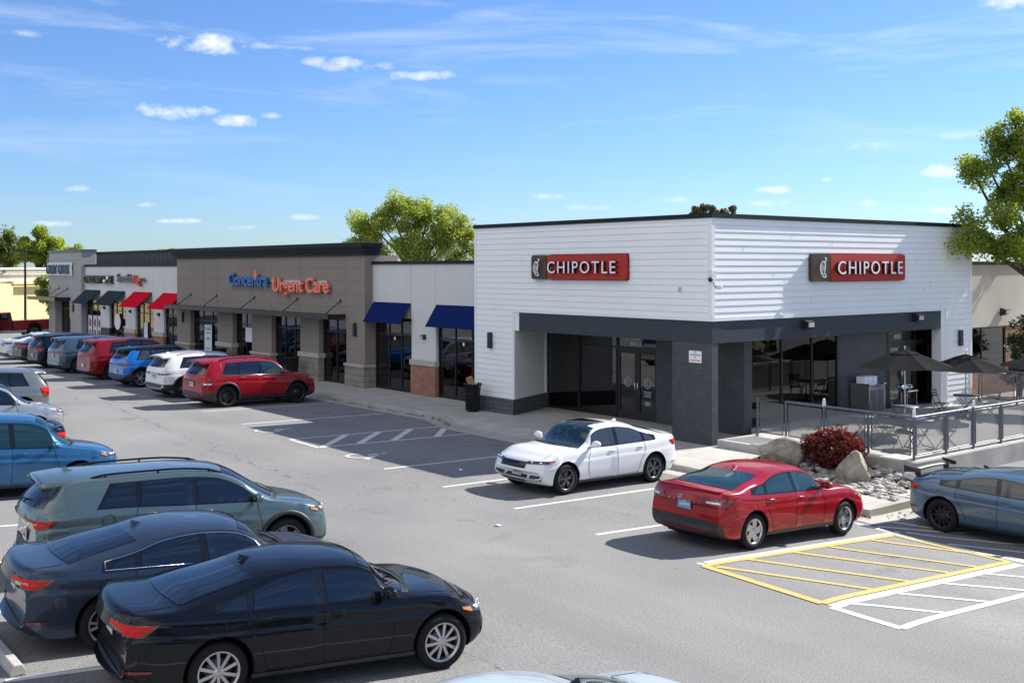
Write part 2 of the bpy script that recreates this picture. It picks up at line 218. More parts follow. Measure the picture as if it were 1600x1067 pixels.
# ---------------------------------------------------------------- mesh helpers
class MB:
    """collects shapes and links them as ONE mesh object"""
    def __init__(s): s.v = []; s.f = []; s.m = []; s.sm = []
    def add(s, vs, fs, mi=0, smooth=False):
        o = len(s.v); s.v += [tuple(p) for p in vs]; s.f += [tuple(i+o for i in f) for f in fs]; s.m += [mi]*len(fs); s.sm += [smooth]*len(fs); return s
    def box(s, x0, x1, y0, y1, z0, z1, mi=0, rz=0, c=None):
        vs = [Vector((x, y, z)) for x in (x0, x1) for y in (y0, y1) for z in (z0, z1)]
        if rz:
            c = Vector(c) if c else Vector(((x0+x1)/2, (y0+y1)/2, 0)); q = Matrix.Rotation(rz, 3, 'Z'); vs = [q @ (p-c)+c for p in vs]
        return s.add(vs, [(0, 1, 3, 2), (4, 6, 7, 5), (0, 4, 5, 1), (2, 3, 7, 6), (0, 2, 6, 4), (1, 5, 7, 3)], mi)
    def prism(s, pts, z0, z1, mi=0):
        n = len(pts); zf = (lambda z, p: z(p[0], p[1]) if callable(z) else z)
        vs = [(p[0], p[1], zf(z0, p)) for p in pts]+[(p[0], p[1], zf(z1, p)) for p in pts]
        return s.add(vs, [tuple(range(n))[::-1], tuple(range(n, 2*n))]+[(i, (i+1) % n, n+(i+1) % n, n+i) for i in range(n)], mi)
    def tube(s, pts, r, n=8, mi=0, cap=True, smooth=True, flat=1.0):
        pts = [Vector(p) for p in pts]; rs = r if isinstance(r, (list, tuple)) else [r]*len(pts); vs = []; fs = []
        prev = None
        for i, p in enumerate(pts):
            d = (pts[min(i+1, len(pts)-1)]-pts[max(i-1, 0)]).normalized()
            a = d.cross(Vector((0, 0, 1)) if abs(d.z) < .93 else Vector((1, 0, 0))).normalized()
            if prev is not None and a.dot(prev) < 0: a = -a
            prev = a; b = d.cross(a)
            for k in range(n):
                t = 2*math.pi*k/n; vs.append(p+(a*math.cos(t)+b*math.sin(t)*flat)*rs[i])
        for i in range(len(pts)-1):
            for k in range(n): fs.append((i*n+k, i*n+(k+1) % n, (i+1)*n+(k+1) % n, (i+1)*n+k))
        s.add(vs, fs, mi, smooth)
        if cap: s.add(vs[:n], [tuple(range(n))], mi); s.add(vs[-n:], [tuple(range(n))[::-1]], mi)
        return s
    def lathe(s, prof, n=24, c=(0, 0, 0), mi=0, axis='z', smooth=True):
        vs = []; fs = []; c = Vector(c)
        for r, h in prof:
            for k in range(n):
                t = 2*math.pi*k/n; a, b = r*math.cos(t), r*math.sin(t)
                vs.append(c+Vector((a, b, h) if axis == 'z' else (a, h, b)))
        for i in range(len(prof)-1):
            for k in range(n): fs.append((i*n+k, i*n+(k+1) % n, (i+1)*n+(k+1) % n, (i+1)*n+k))
        return s.add(vs, fs, mi, smooth)
    def ball(s, c, r, mi=0, nu=12, nv=8, jit=0):
        c = Vector(c); r = Vector(r) if hasattr(r, '__len__') else Vector((r, r, r)); vs = []; fs = []
        for j in range(nv+1):
            ph = math.pi*j/nv
            for i in range(nu):
                t = 2*math.pi*i/nu; d = Vector((math.sin(ph)*math.cos(t), math.sin(ph)*math.sin(t), math.cos(ph)))
                k = 1+(noise.noise((c+d)*3.1)*jit if jit else 0); vs.append(c+Vector((d.x*r.x, d.y*r.y, d.z*r.z))*k)
        for j in range(nv):
            for i in range(nu): fs.append((j*nu+i, (j+1)*nu+i, (j+1)*nu+(i+1) % nu, j*nu+(i+1) % nu))
        return s.add(vs, fs, mi, True)
    def build(s, name, mats, parent=None, loc=(0, 0, 0), rz=0, fixn=True):
        me = bpy.data.meshes.new(name); me.from_pydata(s.v, [], s.f)
        mats = mats if isinstance(mats, (list, tuple)) else [mats]
        for m in mats: me.materials.append(MATS[m] if isinstance(m, str) else m)
        me.polygons.foreach_set('material_index', s.m); me.polygons.foreach_set('use_smooth', s.sm)
        if fixn:
            bm = bmesh.new(); bm.from_mesh(me); bmesh.ops.recalc_face_normals(bm, faces=bm.faces); bm.to_mesh(me); bm.free()
        me.update(); o = bpy.data.objects.new(name, me); COL.objects.link(o); o.parent = parent; o.location = loc; o.rotation_euler.z = rz
        return o
def tag(o, label=None, cat=None, group=None, kind=None):
    if label: o['label'] = label
    if cat: o['category'] = cat
    if group: o['group'] = group
    if kind: o['kind'] = kind
    return o
def empty(name, loc=(0, 0, 0), rz=0, label=None, cat=None, group=None):
    o = bpy.data.objects.new(name, None); COL.objects.link(o); o.location = loc; o.rotation_euler.z = rz; o.empty_display_size = .2
    return tag(o, label, cat, group)
KIDS = {}
def kids(o): return [c for c in COL.objects if c.parent == o]
def copy_tree(o, parent=None):
    c = o.copy(); COL.objects.link(c)
    if parent: c.parent = parent
    for ch in kids(o): copy_tree(ch, c)
    return c
def text_mesh(s, size, extr, name, matn, parent=None, loc=(0, 0, 0), rot=(0, 0, 0), sx=1., bold=0., align='LEFT', sp=1.):
    cu = bpy.data.curves.new(name, 'FONT'); cu.body = s; cu.size = size; cu.extrude = extr; cu.offset = bold; cu.align_x = align; cu.resolution_u = 3; cu.space_character = sp
    t = bpy.data.objects.new('tmp', cu); COL.objects.link(t); dg = bpy.context.evaluated_depsgraph_get(); dg.update()
    me = bpy.data.meshes.new_from_object(t.evaluated_get(dg)); bpy.data.objects.remove(t); bpy.data.curves.remove(cu)
    for v in me.vertices: v.co.x *= sx
    me.materials.clear(); me.materials.append(MATS[matn]); me.name = name
    o = bpy.data.objects.new(name, me); COL.objects.link(o); o.parent = parent; o.location = loc; o.rotation_euler = rot; return o
def width(o): xs = [v.co.x for v in o.data.vertices]; return min(xs), max(xs)
def fit_text(s, w, h, extr, name, matn, parent, loc, rot, bold=0., sp=1.):
    """text whose capital height is h and total width is w"""
    o = text_mesh(s, 1, extr, name, matn, parent, loc, rot, bold=bold, sp=sp)
    xs = [v.co.x for v in o.data.vertices]; x0, x1 = min(xs), max(xs); k = h/.73
    for v in o.data.vertices: v.co.x = (v.co.x-x0)*w/(x1-x0); v.co.y *= k
    return o
FACE_S = (R(90), 0, 0)           # text on a wall facing -Y
FACE_E = (R(90), 0, R(90))       # text on a wall facing +X
# ---------------------------------------------------------------- ground heights
def clamp(v, a=0., b=1.): return max(a, min(b, v))
def gz(x, y):
    d = .14+.31*clamp((x-2)/6.5)
    return -d*clamp((y+9.4)/6.9)*clamp((70+x)/6+.3)*clamp((45-x)/10)+.045*clamp(-13.6-y, 0, 7.5)
def curb_y(x):
    if x < -10.3: return -1.85
    if x < -8.3: return -1.85-.75*(x+10.3)/2.0
    return -2.6-.3*clamp((x+8.3)/9)
def swz(x): return gz(x, -2.9)+.14
def flush(x): return clamp(1-abs(x+4.9)/1.0+3.5)   # 1 where the kerb is dropped
# ================================================================ SETTING
def lines(a, b, s): n = max(1, int(round((b-a)/s))); return [a+(b-a)*i/n for i in range(n+1)]
xs = sorted(set([2., 8.5])|set([-3000, -1500, -700, -400, -250, -160, -120, -95]+lines(-85, 32, .9)+[38, 50, 70, 110, 200, 400, 900, 2500]))
ys = sorted(set([-9.4, -2.5, -13.6, -21.1])|set([-2500, -900, -400, -200, -110, -70, -50]+lines(-42, 6, .75)+[12, 20, 40, 80, 160, 400, 900, 3000]))
g = MB(); vs = [(x, y, gz(x, y)) for y in ys for x in xs]; nx = len(xs)
g.add(vs, [(j*nx+i, j*nx+i+1, (j+1)*nx+i+1, (j+1)*nx+i) for j in range(len(ys)-1) for i in range(nx-1)], 0, True)
tag(g.build('ground', 'asphalt'), kind='structure')
def drape(mb, pts, w, mi=0, dz=.004, close=False):
    """painted stripe laid on the lot surface"""
    pts = [Vector((p[0], p[1], 0)) for p in pts]
    for k_, (a, b) in enumerate(zip(pts, pts[1:])):
        d = (b-a); dz += .0012*(k_ > 0); n = max(1, int(d.length/.35)); t = d.normalized(); s = Vector((-t.y, t.x, 0))*w/2; vs = []
        for i in range(n+1):
            p = a+d*i/n
            for q in (p-s, p+s): vs.append((q.x, q.y, gz(q.x, q.y)+dz))
        mb.add(vs, [(2*i, 2*i+1, 2*i+3, 2*i+2) for i in range(n)], mi)
mk = MB(); W_ = .105
for x, y0, y1 in [(-12.65, -7.95, -2.6), (-8.75, -8.3, -2.7), (-6.9, -8.4, -2.75), (-2.9, -8.8, -3.2), (-.1, -9.0, -3.4), (2.7, -9.2, -3.5), (5.42, -9.45, -3.55)]: drape(mk, [(x, y0), (x, y1)], W_)
for k in range(1, 16):
    x = -12.65-2.95*k-.9*(k > 0); drape(mk, [(x, -7.6), (x, -2.6)], W_)
drape(mk, [(-8.75, -8.3), (-6.85, -8.4)], W_)
for a, b in [((-6.85, -8.3), (-8.7, -6.45)), ((-6.9, -7.1), (-8.7, -5.3)), ((-6.9, -5.95), (-8.7, -4.15)), ((-6.9, -4.4), (-8.7, -2.75))]: drape(mk, [a, b], .2, dz=.006)
drape(mk, [(8.0, -9.55), (8.0, -3.6)], .13); drape(mk, [(7.1, -3.75), (13.5, -4.05)], .13)
drape(mk, [(10.82, -9.8), (10.75, -4.2)], .2); drape(mk, [(10.82, -9.85), (12.0, -9.92), (11.95, -4.2)], .14, dz=.006)
for a, b in [((10.85, -9.5), (11.98, -8.65)), ((10.85, -8.3), (11.95, -7.4)), ((10.86, -6.95), (11.95, -6.0)), ((10.79, -5.6), (11.9, -4.7))]: drape(mk, [a, b], .11, dz=.007)
for a, b in [((7.5, -3.6), (8.7, -2.3)), ((8.1, -3.5), (9.95, -2.3)), ((9.1, -3.7), (11.2, -2.5)), ((7.3, -2.9), (8.3, -2.4)), ((10.4, -3.9), (12.4, -2.6)), ((11.6, -4.0), (13.4, -2.9))]: drape(mk, [a, b], .11, dz=.007)
# left row stalls
for k in range(-1, 9): x = 7.54-2.95*k; drape(mk, [(x-.38, -20.2), (x+.22, -15.7)], W_)
tag(mk.build('white_lot_markings', 'road_white', fixn=False), kind='structure')
my = MB(); drape(my, [(8.14, -9.58), (8.12, -3.95), (10.56, -4.17), (10.63, -9.8), (8.14, -9.58)], .15, dz=.008)
for a, b in [((8.3, -9.45), (10.6, -8.4)), ((8.2, -8.5), (10.58, -7.33)), ((8.2, -7.25), (10.5, -6.1)), ((8.2, -6.2), (10.55, -5.15)), ((8.2, -4.85), (10.1, -3.95))]: drape(my, [a, b], .125, dz=.010)
tag(my.build('yellow_lot_markings', 'road_yellow', fixn=False), kind='structure')
def wheelchair(cx, cy, s):
    """painted wheelchair emblem, upright when read from the driving aisle"""
    m = MB(); F = lambda u, v: (cx+u*s, cy+v*s)
    drape(m, [F(.45*math.cos(t)-.05, .45*math.sin(t)-.25) for t in [R(a) for a in range(150, 381, 22)]], .1*s, dz=.006)
    drape(m, [F(-.15, .45), F(-.12, .05), F(.3, .05), F(.5, -.45), F(.68, -.38)], .12*s, dz=.008); drape(m, [F(-.14, .25), (F(.22, .25))], .1*s, dz=.007)
    drape(m, [F(-.2, .62), F(-.04, .62)], .18*s, dz=.007); return m
for i, (cx, cy) in enumerate([(-10.75, -7.75), (-4.9, -8.0)]): tag(wheelchair(cx, cy, .85).build('wheelchair_marking', 'road_white', fixn=False), kind='structure')
# sidewalk, kerb and gutter
fl = lambda x: 1-clamp((x+10.3)/1.6)*clamp((.3-x)/1.2)
sx = lines(-62, 6.7, .45); s1 = MB(); vs = []
for x in sx:
    cy = curb_y(x); z = swz(x); zc = gz(x, cy)+.012+(z-gz(x, cy)-.012)*fl(x)
    yin = 2.6 if x < 0 else (.10 if x < 1.8 else -1.75)
    vs += [(x, yin, z), (x, cy+1.25 if yin > -1 else cy+1.1, z), (x, cy+.17, zc+.001)]
s1.add(vs, [(3*i+j, 3*i+j+1, 3*i+j+4, 3*i+j+3) for i in range(len(sx)-1) for j in range(2)], 0, False)
tag(s1.build('sidewalk', 'sidewalk', fixn=False), kind='structure')
s2 = MB(); vs = []
for x in sx:
    cy = curb_y(x); z = swz(x); zb = gz(x, cy); zc = zb+.012+(z-zb-.012)*fl(x); vs += [(x, cy+.17, zc), (x, cy+.03, zc), (x, cy, zc-.02*fl(x)-.001), (x, cy-.02, zb-.05)]
s2.add(vs, [(4*i+j, 4*i+j+1, 4*i+j+5, 4*i+j+4) for i in range(len(sx)-1) for j in range(3)], 0, False)
# kerb return at the right end
for (x0, x1, y0, y1) in [(6.7, 6.87, -2.9, 1.1)]:
    zt = lambda p: swz(6.7)-.02*clamp((p[1]+2.9)/3); s2.prism([(x0, y0), (x1, y0), (x1, y1), (x0, y1)], -1.0, lambda x, y: swz(6.7)+.001)
tag(s2.build('curb', 'curb', fixn=False), kind='structure')
s3 = MB(); vs = []
for x in lines(-62, 7.4, .6):
    cy = curb_y(x); vs += [(x, cy, gz(x, cy)+.008), (x, cy-.32, gz(x, cy-.32)+.008), (x, cy-.62, gz(x, cy-.62)+.008)]
n = len(vs)//3; s3.add(vs, [(3*i+j, 3*i+j+1, 3*i+j+4, 3*i+j+3) for i in range(n-1) for j in range(2)])
vs = []
for y in lines(-2.9, 1.1, .5): vs += [(6.87, y, gz(6.87, y)+.008), (7.4, y, gz(7.4, y)+.008)]
s3.add(vs, [(2*i, 2*i+1, 2*i+3, 2*i+2) for i in range(len(vs)//2-1)])
tag(s3.build('gutter', 'gutter', fixn=False), kind='structure')
s4 = MB(); s4.add([(1.7, -1.76, -.10), (6.71, -1.76, -.27), (6.71, 1.1, -.27), (1.7, 1.1, -.06)], [(0, 1, 2, 3)]); tag(s4.build('planting_bed_soil', 'soil', fixn=False), kind='structure')
s5 = MB(); s5.add([(6.0, -1.8, swz(6.2)+.004), (6.7, -1.8, swz(6.7)+.004), (6.7, 1.1, swz(6.7)+.004), (6.45, 1.1, swz(6.5)+.004)], [(0, 1, 2, 3)]); tag(s5.build('sidewalk', 'sidewalk', fixn=False), kind='structure')
# raised patio slab with its retaining wall
PZ = .20
pt = MB(); pt.prism([(.12, .08), (1.9, .08), (1.9, 1.02), (5.55, 1.02), (5.55, 30), (-.9, 30), (-.9, 2.48), (.12, 2.48)], -1.2, PZ)
tag(pt.build('patio_slab', 'patio_concrete'), kind='structure')
tag(MB().box(5.552, 5.60, 1.0, 30, -1.2, PZ-.015).box(1.92, 5.6, .975, 1.018, -1.2, PZ-.015).build('retaining_wall', 'wall_concrete'), 'pale concrete retaining wall under the patio railing', 'wall')
rnd = random.Random(3)
lf = MB()
for k in range(420):
    if k < 300: x = -20+11.5*rnd.random()**.8; y = curb_y(x)-.06-.22*abs(rnd.gauss(0, .6))
    else: x = rnd.uniform(6.3, 8); y = -3.0-.2*abs(rnd.gauss(0, .6)) if x < 7 else rnd.uniform(-2.9, 0)
    if abs(math.sin(x*2.3)) < .35 and k < 300: continue
    a = rnd.random()*6.28; s = rnd.uniform(.02, .055); z = gz(x, y)+.022; c, d = math.cos(a)*s, math.sin(a)*s
    lf.add([(x-c, y-d, z), (x+d*.5, y-c*.5, z+.012), (x+c, y+d, z), (x-d*.5, y+c*.5, z+.006)], [(0, 1, 2, 3)])
tag(lf.build('dry_leaves', 'dry_leaf', fixn=False), 'dry brown leaves blown along the gutter', 'leaves', kind='stuff')
# ================================================================ BUILDINGS
LAP = .187; mat('siding_gap', (.52, .54, .56), .8)
def lap_wall(mb, p0, p1, z0, z1, nrm, zref=6.30, out=.016, mi=0):
    """horizontal lap siding from p0 to p1 (xy), real overlapping boards"""
    p0 = Vector((*p0, 0)); p1 = Vector((*p1, 0)); nrm = Vector((*nrm, 0)).normalized()
    k = math.floor((zref-z1)/LAP); zt = zref-k*LAP; z = z1
    rows = []
    top = z1
    nb = zref-(k+1)*LAP
    while top > z0+1e-4:
        bot = max(z0, nb); rows.append((top, bot)); top = bot; nb -= LAP
    for t, b in rows:
        fr = (t-b)/LAP; q = nrm*out*fr
        vs = [p0+Vector((0, 0, t))+nrm*.002, p1+Vector((0, 0, t))+nrm*.002, p1+Vector((0, 0, b))+nrm*.002+q, p0+Vector((0, 0, b))+nrm*.002+q, p1+Vector((0, 0, b))+nrm*.002, p0+Vector((0, 0, b))+nrm*.002]
        mb.add(vs, [(0, 1, 2, 3), (3, 2, 4, 5)], mi)
        if b > z0+.01: gv = nrm*(.003+out*.0); mb.add([p0+Vector((0, 0, b))+gv, p1+Vector((0, 0, b))+gv, p1+Vector((0, 0, b-.009))+gv, p0+Vector((0, 0, b-.009))+gv], [(0, 1, 2, 3)], 1)
    return mb
def window(parent, axis, c, a0, a1, z0, z1, muls=(), trans=(), fw=.055, glass='shop_glass', name='window', depth=.09, frame='black_metal'):
    """a glazed bay in the plane axis=c from a0 to a1: glass with a frame child. axis 'y' faces -Y, axis 'x' faces +X"""
    s = -1 if axis == 'y' else 1
    def bx(mb, u0, u1, v0, v1, d0, d1):
        if axis == 'y': mb.box(u0, u1, min(c+s*d0, c+s*d1), max(c+s*d0, c+s*d1), v0, v1)
        else: mb.box(min(c+s*d0, c+s*d1), max(c+s*d0, c+s*d1), u0, u1, v0, v1)
    gl = MB()
    cols = [a0]+list(muls)+[a1]
    bx(gl, a0+.01, a1-.01, z0+.01, z1-.01, -.006, .006)
    g_ = gl.build(name, glass, parent)
    fr = MB()
    bx(fr, a0, a0+fw, z0, z1, -depth/2, depth/2); bx(fr, a1-fw, a1, z0, z1, -depth/2, depth/2)
    bx(fr, a0+fw, a1-fw, z0, z0+fw*1.6, -depth/2+.002, depth/2-.002); bx(fr, a0+fw, a1-fw, z1-fw, z1, -depth/2+.002, depth/2-.002)
    for m in muls: bx(fr, m-fw/2, m+fw/2, z0+fw*1.6, z1-fw, -depth/2+.004, depth/2-.004)
    for t in trans: bx(fr, a0+fw, a1-fw, t-fw/2, t+fw/2, -depth/2+.008, depth/2-.008)
    fr.build('frame', frame, g_); return g_
def door(parent, axis, c, a0, a1, z0, z1, leaves=2, glass='door_glass', st=.11):
    s = -1 if axis == 'y' else 1; w_ = (a1-a0)/leaves; out = []
    for i in range(leaves):
        b0, b1 = a0+i*w_+.006, a0+(i+1)*w_-.006; mb = MB()
        def bx(mb, u0, u1, v0, v1, d0, d1, mi=0):
            if axis == 'y': mb.box(u0, u1, min(c+s*d0, c+s*d1), max(c+s*d0, c+s*d1), v0, v1, mi)
            else: mb.box(min(c+s*d0, c+s*d1), max(c+s*d0, c+s*d1), u0, u1, v0, v1, mi)
        bx(mb, b0, b0+st, z0, z1, -.025, .03); bx(mb, b1-st, b1, z0, z1, -.025, .03); bx(mb, b0+st, b1-st, z0, z0+.24, -.024, .029); bx(mb, b0+st, b1-st, z1-st*1.1, z1, -.024, .029)
        d = mb.build('door', 'black_metal', parent)
        gm = MB(); bx(gm, b0+st, b1-st, z0+.24, z1-st*1.1, -.004, .004); gm.build('door_glass', glass, d)
        hx = b1-st*.5 if i == 0 else b0+st*.5; hm = MB()
        P = (lambda u, dd, z: (u, c+s*dd, z)) if axis == 'y' else (lambda u, dd, z: (c+s*dd, u, z))
        hm.tube([P(hx, .03, z0+.95), P(hx, .085, z0+.97), P(hx, .085, z0+1.22), P(hx, .03, z0+1.24)], .014, 6); hm.build('handle', 'chrome', d); out.append(d)
    return out
# ---- corner restaurant
TOP = 6.30; BZ1 = 3.53; BZ0 = 2.83
cb = empty('restaurant_building', (0, 0, 0), label='white lap-sided corner restaurant with a charcoal band over dark brick piers', cat='building')
sd = MB()
lap_wall(sd, (-10.8, 0), (0, 0), BZ1, TOP, (0, -1)); lap_wall(sd, (-10.8, 0), (-8.66, 0), .52, BZ1, (0, -1))
lap_wall(sd, (0, 0), (0, 13.7), BZ1, TOP, (1, 0)); lap_wall(sd, (0, 12.1), (0, 13.7), PZ, BZ1, (1, 0))
lap_wall(sd, (-8.66, .0), (-9.62, 2.2), .52, 2.80, (.917, .4)); 
sd.build('siding', ['siding_white', 'siding_gap'], cb, fixn=False)
core = MB(); core.box(-10.8, -.001, .001, 13.7, BZ1, TOP-.02); core.box(-10.8, -8.72, .001, .12, 0, BZ1); core.box(-.12, -.001, 12.1, 13.699, 0, BZ1); core.box(-.9, -.121, 13.5, 13.699, 0, BZ1)
core.prism([(-8.72, .125), (-9.68, 2.3), (-9.78, 2.3), (-8.85, .125)], 0, 2.85); core.box(-10.8, -10.7, .12, 13.7, 0, BZ1); core.box(-10.7, -.9, 13.55, 13.69, 0, BZ1)
core.build('wall', 'siding_white', cb)
tr = MB()
tr.box(-10.83, -10.72, -.03, .0, .52, TOP); tr.box(-8.74, -8.63, -.03, .03, .52, BZ1-.09); tr.box(-.13, .0, -.03, .0, BZ1, TOP); tr.box(.0, .03, -.03, .10, BZ1, TOP)
tr.box(.0, .03, 13.6, 13.73, PZ, TOP); tr.box(0, .03, 12.04, 12.14, PZ, BZ1-.09); tr.box(-8.63, .0, -.028, .0, BZ1-.085, BZ1+.02); tr.box(.0, .028, -.0, 12.04, BZ1-.085, BZ1+.02)
tr.box(-10.72, -.13, -.026, -.0, TOP-.07, TOP); tr.box(0, .026, .10, 13.6, TOP-.07, TOP); tr.box(-8.7, -8.4, .0, .35, BZ1-.7, BZ1-.085); tr.box(-.35, -.0, 11.75, 12.04, PZ, BZ1-.085)
for (a, b) in [((-9.62, 2.2), 2.8)]: tr.box(-9.64, -9.55, 2.12, 2.22, .52, 2.82)
bj = MB(); jr = random.Random(4)
for k in range(2, 15):
    zt_ = TOP-k*LAP
    for q in range(1):
        y_ = jr.uniform(.5, 13.2); x_ = jr.uniform(-10.5, -.4); bj.box(.016, .0195, y_, y_+.005, zt_-LAP+.012, zt_-.004); bj.box(x_, x_+.005, -.0195, -.016, zt_-LAP+.012, zt_-.004)
bj.build('butt_joint', 'siding_gap', cb)
tr.build('trim', 'trim_white', cb)
MB().box(-10.86, .06, -.06, .0, TOP, TOP+.13).box(0, .06, 0, 13.76, TOP, TOP+.13).box(-10.86, -10.75, 0, 13.76, TOP, TOP+.13).box(-10.75, 0, 13.66, 13.76, TOP, TOP+.129).build('roof_coping', 'cap_black', cb)
MB().box(-10.75, -.0, .0, 13.66, TOP-.25, TOP-.2).build('roof', 'roof', cb)
MB().box(-8.4, -.001, .012, .40, BZ0, BZ1-.086).box(-.40, -.012, .40, 11.75, BZ0, BZ1-.086).box(-8.4, -.41, .41, 2.35, BZ0-.02, BZ0+.02, 0).box(-.95, -.41, 2.35, 11.75, BZ0-.021, BZ0+.019).build('header_band', 'band_grey', cb)
bk = MB(); bk.box(-1.5, -.012, .02, .27, 0, BZ0); bk.build('brick_pier', 'brick_grey', cb)
MB().box(-4.18, -.65, 2.16, 2.52, 0, BZ0-.02).build('brick_pier', 'brick_grey', cb)
MB().box(-.98, -.70, 6.85, 9.5, PZ, BZ0-.02).build('brick_pier', 'brick_grey', cb)
MB().prism([(-10.86, -.14), (-8.54, -.14), (-9.50, 2.26), (-9.8, 2.26), (-9.0, .12), (-10.86, .12)], -.02, .505).build('plinth', 'block_grey', cb)
MB().box(-9.8, -9.6, 2.2, 2.4, 0, BZ0-.02).box(-.99, -.72, 9.5, 9.66, PZ, BZ0-.02).box(-.99, -.72, 12.2, 12.3, PZ, BZ0-.02).box(-.4, -.36, 2.53, 2.6, 0, .01).build('jamb', 'black_metal', cb)
GY = 2.27
window(cb, 'y', GY, -9.6, -7.9, .02, BZ0-.02, trans=(2.32,)); window(cb, 'y', GY, -7.9, -6.02, .02, BZ0-.02, trans=(2.32,))
window(cb, 'y', GY, -6.02, -4.19, 2.27, BZ0-.02, name='transom_window')
door(cb, 'y', GY, -6.0, -4.2, .02, 2.265)
MB().box(-6.02, -4.19, GY-.12, GY+.03, -.0, .018).build('threshold', 'steel', cb)
GX = -.75
window(cb, 'x', GX, 2.53, 6.85, PZ, BZ0-.02, muls=(4.0, 5.5), glass='patio_glass'); window(cb, 'x', GX, 9.66, 12.2, 2.35, BZ0-.02, muls=(11.3,), name='transom_window', glass='patio_glass')
door(cb, 'x', GX, 9.68, 11.3, PZ, 2.34); window(cb, 'x', GX, 11.32, 12.2, PZ, 2.34)
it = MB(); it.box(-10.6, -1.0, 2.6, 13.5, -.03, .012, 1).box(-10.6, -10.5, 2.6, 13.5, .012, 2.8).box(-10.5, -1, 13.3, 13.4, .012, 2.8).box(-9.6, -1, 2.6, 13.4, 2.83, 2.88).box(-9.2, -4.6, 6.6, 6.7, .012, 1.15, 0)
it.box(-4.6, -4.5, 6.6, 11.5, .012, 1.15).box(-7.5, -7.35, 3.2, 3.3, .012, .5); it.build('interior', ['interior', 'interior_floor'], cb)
for i, (x, y) in enumerate([(-2.4, 3.8), (-2.4, 5.6), (-5.2, 7.6), (-5.2, 9.4), (-2.6, 7.8)]):
    p = MB().tube([(x, y, 2.83), (x, y, 2.42)], .01, 4).lathe([(.02, 2.44), (.12, 2.34), (.13, 2.30)], 12, (x, y, 0)).build('pendant_lamp', 'black_metal', cb); MB().ball((x, y, 2.32), .045).build('bulb', 'bulb', p)
# writing on the glass
ds = [(-5.67, 'L'), (-4.53, 'R')]
cm = MB()
for cx, cy, cz, ax in [(-5.55, GY-.012, 1.22, 'y'), (-4.65, GY-.012, 1.22, 'y')]:
    for r_ in (.15, .115): cm.tube([(cx+r_*math.cos(t), cy, cz+r_*1.15*math.sin(t)) for t in [2*math.pi*i/24 for i in range(25)]], .006, 4, cap=False)
    cm.tube([(cx-.01, cy, cz+.07), (cx-.05, cy, cz+.01), (cx-.03, cy, cz-.06), (cx+.02, cy, cz-.08)], .009, 4); cm.tube([(cx+.03, cy, cz+.08), (cx-.01, cy, cz+.06)], .008, 4)
cm.build('window_decal', 'sign_white', cb)
dc = MB(); cy_ = 10.49
for r_ in (.15, .115): dc.tube([(GX+.03, cy_+r_*math.cos(t), 1.6+r_*1.1*math.sin(t)) for t in [2*math.pi*i/24 for i in range(25)]], .008, 4, cap=False)
dc.tube([(GX+.03, cy_-.03, 1.67), (GX+.03, cy_-.05, 1.6), (GX+.03, cy_+.02, 1.53)], .01, 4); dc.build('window_decal', 'sign_white', cb)
fit_text('1830', .38, .17, .003, 'address_number', 'sign_white', cb, (-5.3, GY-.06, 2.60), FACE_S)
fit_text('SUITE K', .50, .14, .003, 'address_number', 'sign_white', cb, (-5.36, GY-.06, 2.40), FACE_S)
fit_text('1830', .42, .15, .003, 'address_number', 'sign_white', cb, (GX+.06, 9.95, 2.52), FACE_E)
hr = MB()
for i, (w_, z) in enumerate([(.34, .93), (.30, .86), (.32, .79), (.22, .60), (.30, .55), (.16, .50)]): hr.box(-4.66-w_/2, -4.66+w_/2, GY-.012, GY-.008, z, z+.02)
hr.build('opening_hours', 'letter_ice', cb)
# ---- generic strip unit pieces
def grooves(parent, axis, c, hs, vs_, a0, a1, z0, z1, m='groove', w=.012):
    g_ = MB()
    for z in hs: (g_.box(a0, a1, c-.003, c+.002, z-w/2, z+w/2) if axis == 'y' else g_.box(c-.002, c+.003, a0, a1, z-w/2, z+w/2))
    for a in vs_: (g_.box(a-w/2, a+w/2, c-.004, c+.001, z0, z1) if axis == 'y' else g_.box(c-.001, c+.004, a-w/2, a+w/2, z0, z1))
    g_.build('control_joint', m, parent)
def awning(x0, x1, yw, zt, zb, p, m, label, grp):
    a = empty('awning', ((x0+x1)/2, yw, zb), label=label, cat='awning', group=grp); h = (x1-x0)/2; dz = zt-zb
    MB().add([(-h, -.01, dz), (h, -.01, dz), (h, -p, .0), (-h, -p, .0), (-h, -.01, dz-.02), (h, -.01, dz-.02), (h, -p-.0, -.02), (-h, -p-.0, -.02)], [(0, 1, 2, 3), (7, 6, 5, 4), (0, 3, 7, 4), (1, 5, 6, 2), (3, 2, 6, 7)]).build('canopy', m, a)
    f = MB()
    for s in (-h+.02, 0, h-.02): f.tube([(s, -.02, dz-.04), (s, -p+.02, -.04), (s, -.02, -.04), (s, -.02, dz-.04)], .014, 5); f.tube([(s, -p*.5, dz*.5-.04), (s, -.02, -.04)], .01, 4); f.tube([(s, -p*.5, dz*.5-.04), (s, -p*.5, -.04)], .01, 4)
    f.build('frame', 'black_metal', a); return a
